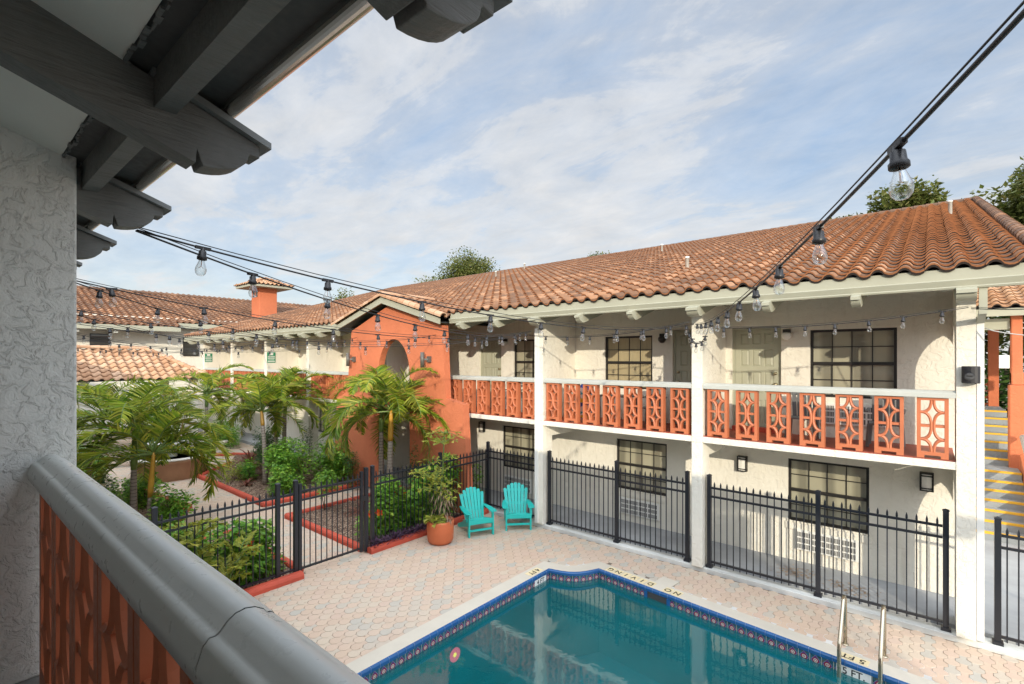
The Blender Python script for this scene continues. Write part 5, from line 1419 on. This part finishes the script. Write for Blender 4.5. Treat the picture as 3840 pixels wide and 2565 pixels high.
# bed right of the gate: hibiscus along the fence
hib('hibiscus hedge with red flowers behind the fence right of the gate', (-10.4,7.25,.05), .62, .85, 1.35, 3400, 71, size=.125, flowers=4, stems=6, fsize=.085)
hib('tall hibiscus behind the fence near the corner post', (-10.45,9.15,.05), .66, .95, 1.5, 3600, 72, size=.125, flowers=1, stems=6)
hib('hibiscus behind the terracotta pot and the fence', (-10.35,8.2,.05), .5, .6, 1.2, 1800, 73, size=.125, flowers=1)
hib('hibiscus end of the hedge right behind the corner post of the fence', (-10.35,10.1,.05), .5, .55, 1.25, 1800, 70, size=.10)
hib('small hibiscus standard with a thin stem by the gate path', (-13.3,7.35,.05), .42, .42, 1.05, 900, 74, size=.09, z0=.55, stems=3)
shrub('dark conical shrub right of the orange doorway', 'cypress_shrub', 'shrub', (-11.6,9.3,.05), .32, .32, 1.75, 1800, .055, 'dkleaf', 75, 1, group=HG, blobs=12)
strap_plant('maroon leafed plant behind the gate bars', 'cordyline', 'plant', (-12.2,7.9,.05), .75, 34, 'cordy', 76, .05, group='maroon plants')
strap_plant('low bromeliad clump at the foot of the orange doorway', 'bromeliad', 'plant', (-11.9,8.6,.05), .55, 26, 'brown_leaf', 77, .07)
# purple ground cover along the curb
b = MB(); rr = random.Random(78)
for i in range(700):
    y = rr.uniform(6.5,8.15); x = -9.72+rr.gauss(0,.07)
    a = rr.uniform(0,2*PI); b.leaf((x,y,.08+rr.random()*.16), (math.cos(a),math.sin(a),rr.uniform(.1,1.0)), (rr.uniform(-.5,.5),rr.uniform(-.5,.5),1), rr.uniform(.07,.15), .028, .2)
o = b.build('ground_cover', M['purple']); o['kind'] = 'stuff'; tag(o, 'purple trailing ground cover spilling over the red border by the gate', 'ground cover')
# bed left of the gate
hib('hibiscus with heart shaped leaves left of the gate behind the fence', (-10.35,4.0,.05), .6, .8, 1.25, 3000, 79, size=.13, flowers=1, stems=5)
hib('hibiscus behind the fence nearest the grey railing', (-10.5,2.75,.05), .7, .9, 1.15, 2800, 80, size=.12, stems=5)
hib('hibiscus low behind the fence at the rail edge', (-11.6,3.4,.05), .6, .8, .85, 1300, 81, size=.11)
t = thing('fishtail_palm', 'yellow green fishtail plant in front of the fence beside the grey railing', 'plant', (-9.72,3.25,.03))
b = MB(); st_ = MB()
st_.tube([(-9.72,3.1,0),(-9.74,3.05,.7),(-9.82,2.96,1.45)], .014, 6, True, [.018,.013,.007]); st_.tube([(-9.68,3.35,0),(-9.62,3.5,.5),(-9.55,3.78,1.05)], .013, 6, True, [.016,.012,.006])
for i in range(9):
    a = i*2.4; fishtail(b, st_, (-9.75-.01*i,3.05-.01*i,.75+.09*i), (math.cos(a),math.sin(a),.9), .42, 200+i, .17)
for i in range(7):
    a = 1.2+i*2.4; fishtail(b, st_, (-9.66+.012*i,3.4+.045*i,.4+.09*i), (math.cos(a)*.6+.1,math.sin(a)*.6+.4,.8), .36, 230+i, .15)
b.build('foliage', M['lime'], t); st_.build('stem', M['shaft_green'], t)
# bed beside the entrance path (left bays)
hib('large rounded shrub nearest the path corner of the mulch bed', (-16.9,7.9,.05), 1.2, .95, 1.5, 4200, 82, size=.11, stems=7)
hib('broad shrub left of the orange entrance beneath the ground floor windows', (-16.6,9.4,.05), 1.35, .8, 1.7, 4400, 83, size=.11, stems=7)
hib('bright shrub with yellow tips behind the left post of the gate', (-15.75,7.5,.05), .6, .75, 1.1, 2000, 84, size=.10, stems=5)
hib('low golden shrub in the mulch bed beside the maroon plant', (-19.0,7.2,.05), .7, .5, .6, 1100, 85, size=.07, m='lime', stems=3)
hib('green shrub behind the maroon plant in front of the white wing', (-20.5,8.9,.05), .9, .8, 1.3, 2000, 86, size=.1, m='dkleaf')
shrub('dark upright shrub against the ground floor wall between slim trunks', 'cypress_shrub', 'shrub', (-18.7,9.6,.05), .3, .3, 1.6, 1300, .055, 'dkleaf', 87, 1, group=HG, blobs=12)
shrub('dark rounded shrub at the left foot of the orange entrance', 'cypress_shrub', 'shrub', (-15.0,9.25,.05), .42, .36, 1.15, 1600, .05, 'dkleaf', 88, 1, group=HG, blobs=12)
strap_plant('maroon cordyline with dry leaves in the mulch bed beside the slim palms', 'cordyline', 'plant', (-19.3,7.7,.05), .8, 46, 'cordy', 89, .075, group='maroon plants', z_stem=.6)
strap_plant('low maroon plant at the edge of the mulch bed', 'cordyline', 'plant', (-17.9,7.0,.05), .45, 26, 'cordy', 90, .05, group='maroon plants')
hib('low shrub between the maroon plant and the long red border', (-18.5,7.35,.05), .55, .5, .7, 1100, 110, size=.09)
hib('green shrub filling the bed in front of the slim palm trunks', (-18.6,8.6,.05), .9, .7, 1.15, 2000, 111, size=.1)
hib('broad dark shrub behind the stone border left of the slim palms', (-22.0,9.4,.05), 1.0, .8, 1.3, 2000, 112, size=.1, m='dkleaf')
hib('shrub at the foot of the large near palms along the rail', (-16.6,3.05,.05), .6, .6, .9, 1500, 113, size=.1)
# beds round the fountain
hib('young hibiscus with a bare stem by the far end of the long red border', (-21.2,6.9,.05), .42, .42, 1.15, 800, 91, size=.09, z0=.55, stems=2, flowers=1, flower_mat='lime')
hib('hedge behind the stone bench beneath the palm fronds', (-27.0,9.9,0), 1.6, .9, 1.2, 2400, 92, size=.10, m='hib')
hib('dark hedge beyond the fountain below the pavilion', (-25.6,4.0,0), .8, 1.5, 1.0, 2200, 93, size=.1, m='dkleaf')
hib('shrub in front of the fountain between the near palm trunks', (-17.6,4.1,.05), .55, .55, 1.0, 1500, 94, size=.10)
hib('dense shrub right of the yellow palm trunk', (-14.6,3.95,.05), .55, .5, 1.15, 1900, 95, size=.105)
hib('dark shrub left of the green palm trunk along the rail', (-17.6,2.9,.05), .7, .6, 1.0, 1700, 96, size=.09, m='dkleaf')
hib('leftmost bush beside the white pier', (-23.0,3.2,0), .9, .8, 1.35, 2000, 97, size=.11)
strap_plant('red leafed croton between the yellow trunk and the dense shrub', 'croton', 'plant', (-14.9,3.3,.05), .6, 30, 'cordy', 98, .05, group='maroon plants')
hib('hedge between the fountain and the pale pavilion, behind the near palms', (-25.3,6.0,0), 1.0, 1.0, 1.1, 2200, 114, size=.1, m='dkleaf')
hib('low hedge along the path left of the fountain', (-22.8,3.9,0), .9, .6, .9, 1600, 115, size=.1)
hib('green bush under the leftmost leaning palm', (-20.2,3.0,.05), .9, .8, 1.1, 1900, 116, size=.1)
hib('leafy shrub in the corner bed below the large near palms', (-18.2,3.9,.05), .7, .5, 1.05, 1700, 117, size=.1)
hib('hedge against the far white wall under the pavilion eave', (-29.5,10.4,0), 1.6, .7, 1.2, 2000, 118, size=.11)
# trees
tree('big oak at the right edge rising behind the roof ridge', (4.7,33,0), 14.6, 6.6, 101, 90000, .26)
tree('spreading oak behind the ridge, second from the right edge', (.4,33,0), 13.6, 4.4, 102, 46000, .24)
tree('oak between the two right hand trees behind the ridge', (2.6,34.5,0), 14.0, 4.6, 109, 50000, .24)
tree('low oak crown behind the ridge above the bulb string', (-3.2,34,0), 13.2, 3.0, 103, 30000, .22)
tree('rounded oak behind the ridge above the orange entrance', (-35.6,33,0), 14.8, 5.4, 104, 30000, .22)
tree('small treetop peeping over the middle of the ridge', (-21.6,36,0), 14.0, 2.4, 105, 8000, .2)
tree('distant pale tree between the chimney and the long roof', (-62,36,0), 14.5, 4.5, 106, 4000, .3)
tree('dark tree behind the orange stair pillar', (3.6,26,0), 8.5, 3.2, 107, 4200, .26, trunk_r=.3)
tree('brown trunked tree beyond the stairs beside the tall column', (1.15,26,0), 7.5, 2.0, 108, 1500, .22, trunk_r=.24, z_lo=.6)

shrub('big dark bush behind the stairs between the orange pillars', 'bush', 'shrub', (1.6,26.5,0), 3.4, 1.6, 6.2, 7000, .24, 'dkleaf', 120, 5, blobs=16)
rr = random.Random(121); b = MB()
for i in range(260):
    cx_, cy_ = ((-2.05,11.15) if rr.random() < .5 else (-1.15,11.0)); x, y = cx_+rr.gauss(0,.2), cy_+rr.gauss(0,.16)
    if not 10.7 < y < 11.8: continue
    a = rr.uniform(0,2*PI); b.leaf((x,y,.145+rr.random()*.01), (math.cos(a),math.sin(a),.05), (rr.uniform(-.3,.3),rr.uniform(-.3,.3),1), rr.uniform(.03,.08), rr.uniform(.02,.035), .1)
for i in range(90):
    x, y = rr.uniform(-9,2.5), rr.uniform(4,10.2)
    if inside(COPE, x, y): continue
    a = rr.uniform(0,2*PI); b.leaf((x,y,.006), (math.cos(a),math.sin(a),.05), (rr.uniform(-.3,.3),rr.uniform(-.3,.3),1), rr.uniform(.02,.05), .018, .1)
o = b.build('fallen_leaf', M['brown_leaf']); o['kind'] = 'stuff'; tag(o, 'brown fallen leaves scattered on the walkway and paved deck', 'leaves')
b = MB(); b.box(-3.4,-2.52,11.66,11.84,2.807,2.90); b.build('door_step', M['red_curb'], motel)

# ================================================================ LIGHT, SKY, CAMERA
az = math.atan2(.83, -1.0)         # sun stands towards +X -Y
el = math.atan(.38/math.hypot(.83,1.0))
sd = bpy.data.lights.new('sun', 'SUN'); sd.energy = SUN; sd.angle = R(.6); sd.color = (1,.90,.72)
so = bpy.data.objects.new('sun', sd); C.objects.link(so)
so.rotation_euler = Vector((-.83,1.0,-.38)).to_track_quat('-Z','Y').to_euler()
w = bpy.data.worlds.new('World'); bpy.context.scene.world = w; w.use_nodes = True; nt = w.node_tree; nt.nodes.clear()
out = nt.nodes.new('ShaderNodeOutputWorld'); bg = nt.nodes.new('ShaderNodeBackground'); nt.links.new(bg.outputs[0], out.inputs[0])
sky = nt.nodes.new('ShaderNodeTexSky'); sky.sky_type = 'NISHITA'; sky.sun_disc = False; sky.sun_elevation = el; sky.sun_rotation = az; sky.air_density = 1.0; sky.dust_density = .6; sky.ozone_density = 1.5
tc = nt.nodes.new('ShaderNodeTexCoord'); sp_ = N(nt, 'ShaderNodeSeparateXYZ'); nt.links.new(tc.outputs['Generated'], sp_.inputs[0])
zc = math_(nt, 'MAXIMUM', sp_.outputs[2], 0.0); dn = math_(nt, 'ADD', zc, .16)
cb = N(nt, 'ShaderNodeCombineXYZ'); nt.links.new(math_(nt, 'DIVIDE', sp_.outputs[0], dn), cb.inputs[0]); nt.links.new(math_(nt, 'DIVIDE', sp_.outputs[1], dn), cb.inputs[1])
v1 = mapping(nt, cb.outputs[0], (.7,1.0,1), (0,0,R(35)), (3.1,1.7,0)); v2 = mapping(nt, cb.outputs[0], (1.2,2.6,1), (0,0,R(20)), (.4,2.2,0))
n1 = noise(nt, v1, 1.15, 9, .6, .5); n2 = noise(nt, v2, 1.6, 9, .65, .9); n3 = noise(nt, v1, 4.5, 8, .65, .3)
m_ = math_(nt, 'ADD', math_(nt, 'MULTIPLY', n1, .62), math_(nt, 'ADD', math_(nt, 'MULTIPLY', n2, .26), math_(nt, 'MULTIPLY', n3, .16)))
cov = ramp(nt, m_, [(.36,0),(.45,.45),(.53,.88),(.62,1)])
hz = ramp(nt, zc, [(0,1),(.22,.25),(.45,0)])            # whiter towards the horizon
cov2 = math_(nt, 'MAXIMUM', cov, math_(nt, 'MULTIPLY', hz, .9))
shade = ramp(nt, n3, [(.3,.90),(.7,1.06)])
# clouds: cool grey-white, boosted overhead and to the right, out of view, to fill the shade
cl = mixc(nt, cov, (.50,.67,.92), (.86,.88,.91)); cl = mixc(nt, math_(nt, 'MULTIPLY', hz, .75), cl, (.98,.98,.96)); cov2 = math_(nt, 'MAXIMUM', cov2, .72)
dotn = N(nt, 'ShaderNodeVectorMath', operation='DOT_PRODUCT'); nt.links.new(tc.outputs['Generated'], dotn.inputs[0]); dotn.inputs[1].default_value = Vector((.12,-.25,1)).normalized()
boost = ramp(nt, dotn.outputs['Value'], [(.35,0),(.7,.35),(.95,1)])
dot2 = N(nt, 'ShaderNodeVectorMath', operation='DOT_PRODUCT'); nt.links.new(tc.outputs['Generated'], dot2.inputs[0]); dot2.inputs[1].default_value = Vector((.85,-.35,.42)).normalized()
boost2 = ramp(nt, dot2.outputs['Value'], [(.45,0),(.8,.4),(1,1)])   # added glow right of view, lifts the shaded near pier
bf = math_(nt, 'ADD', math_(nt, 'MULTIPLY_ADD', boost, CLOUD_BOOST, 1.0), math_(nt, 'MULTIPLY', boost2, BOOST2))
k = N(nt, 'ShaderNodeVectorMath', operation='SCALE'); nt.links.new(cl, k.inputs[0]); nt.links.new(math_(nt, 'MULTIPLY', math_(nt, 'MULTIPLY', bf, shade), CLOUD/SKY), k.inputs['Scale'])
col = mixc(nt, cov2, sky.outputs[0], k.outputs[0]); nt.links.new(col, bg.inputs[0]); bg.inputs[1].default_value = SKY

cd = bpy.data.cameras.new('camera'); cam = bpy.data.objects.new('camera', cd); C.objects.link(cam)
cd.sensor_width = 36; cd.lens = 1850/3840*36; cd.shift_y = 63.5/3840; cd.clip_start = .05; cd.clip_end = 800
cam.location = (0,0,4.4); cam.rotation_euler = (PI/2,0,R(40.293)); bpy.context.scene.camera = cam
sc = bpy.context.scene
sc.view_settings.view_transform = 'Standard'; sc.view_settings.look = 'None'; sc.view_settings.gamma = 1; sc.view_settings.exposure = EXPO
sc.cycles.max_bounces = 8; sc.cycles.transparent_max_bounces = 16; sc.cycles.diffuse_bounces = 4
sc.cycles.use_denoising = True
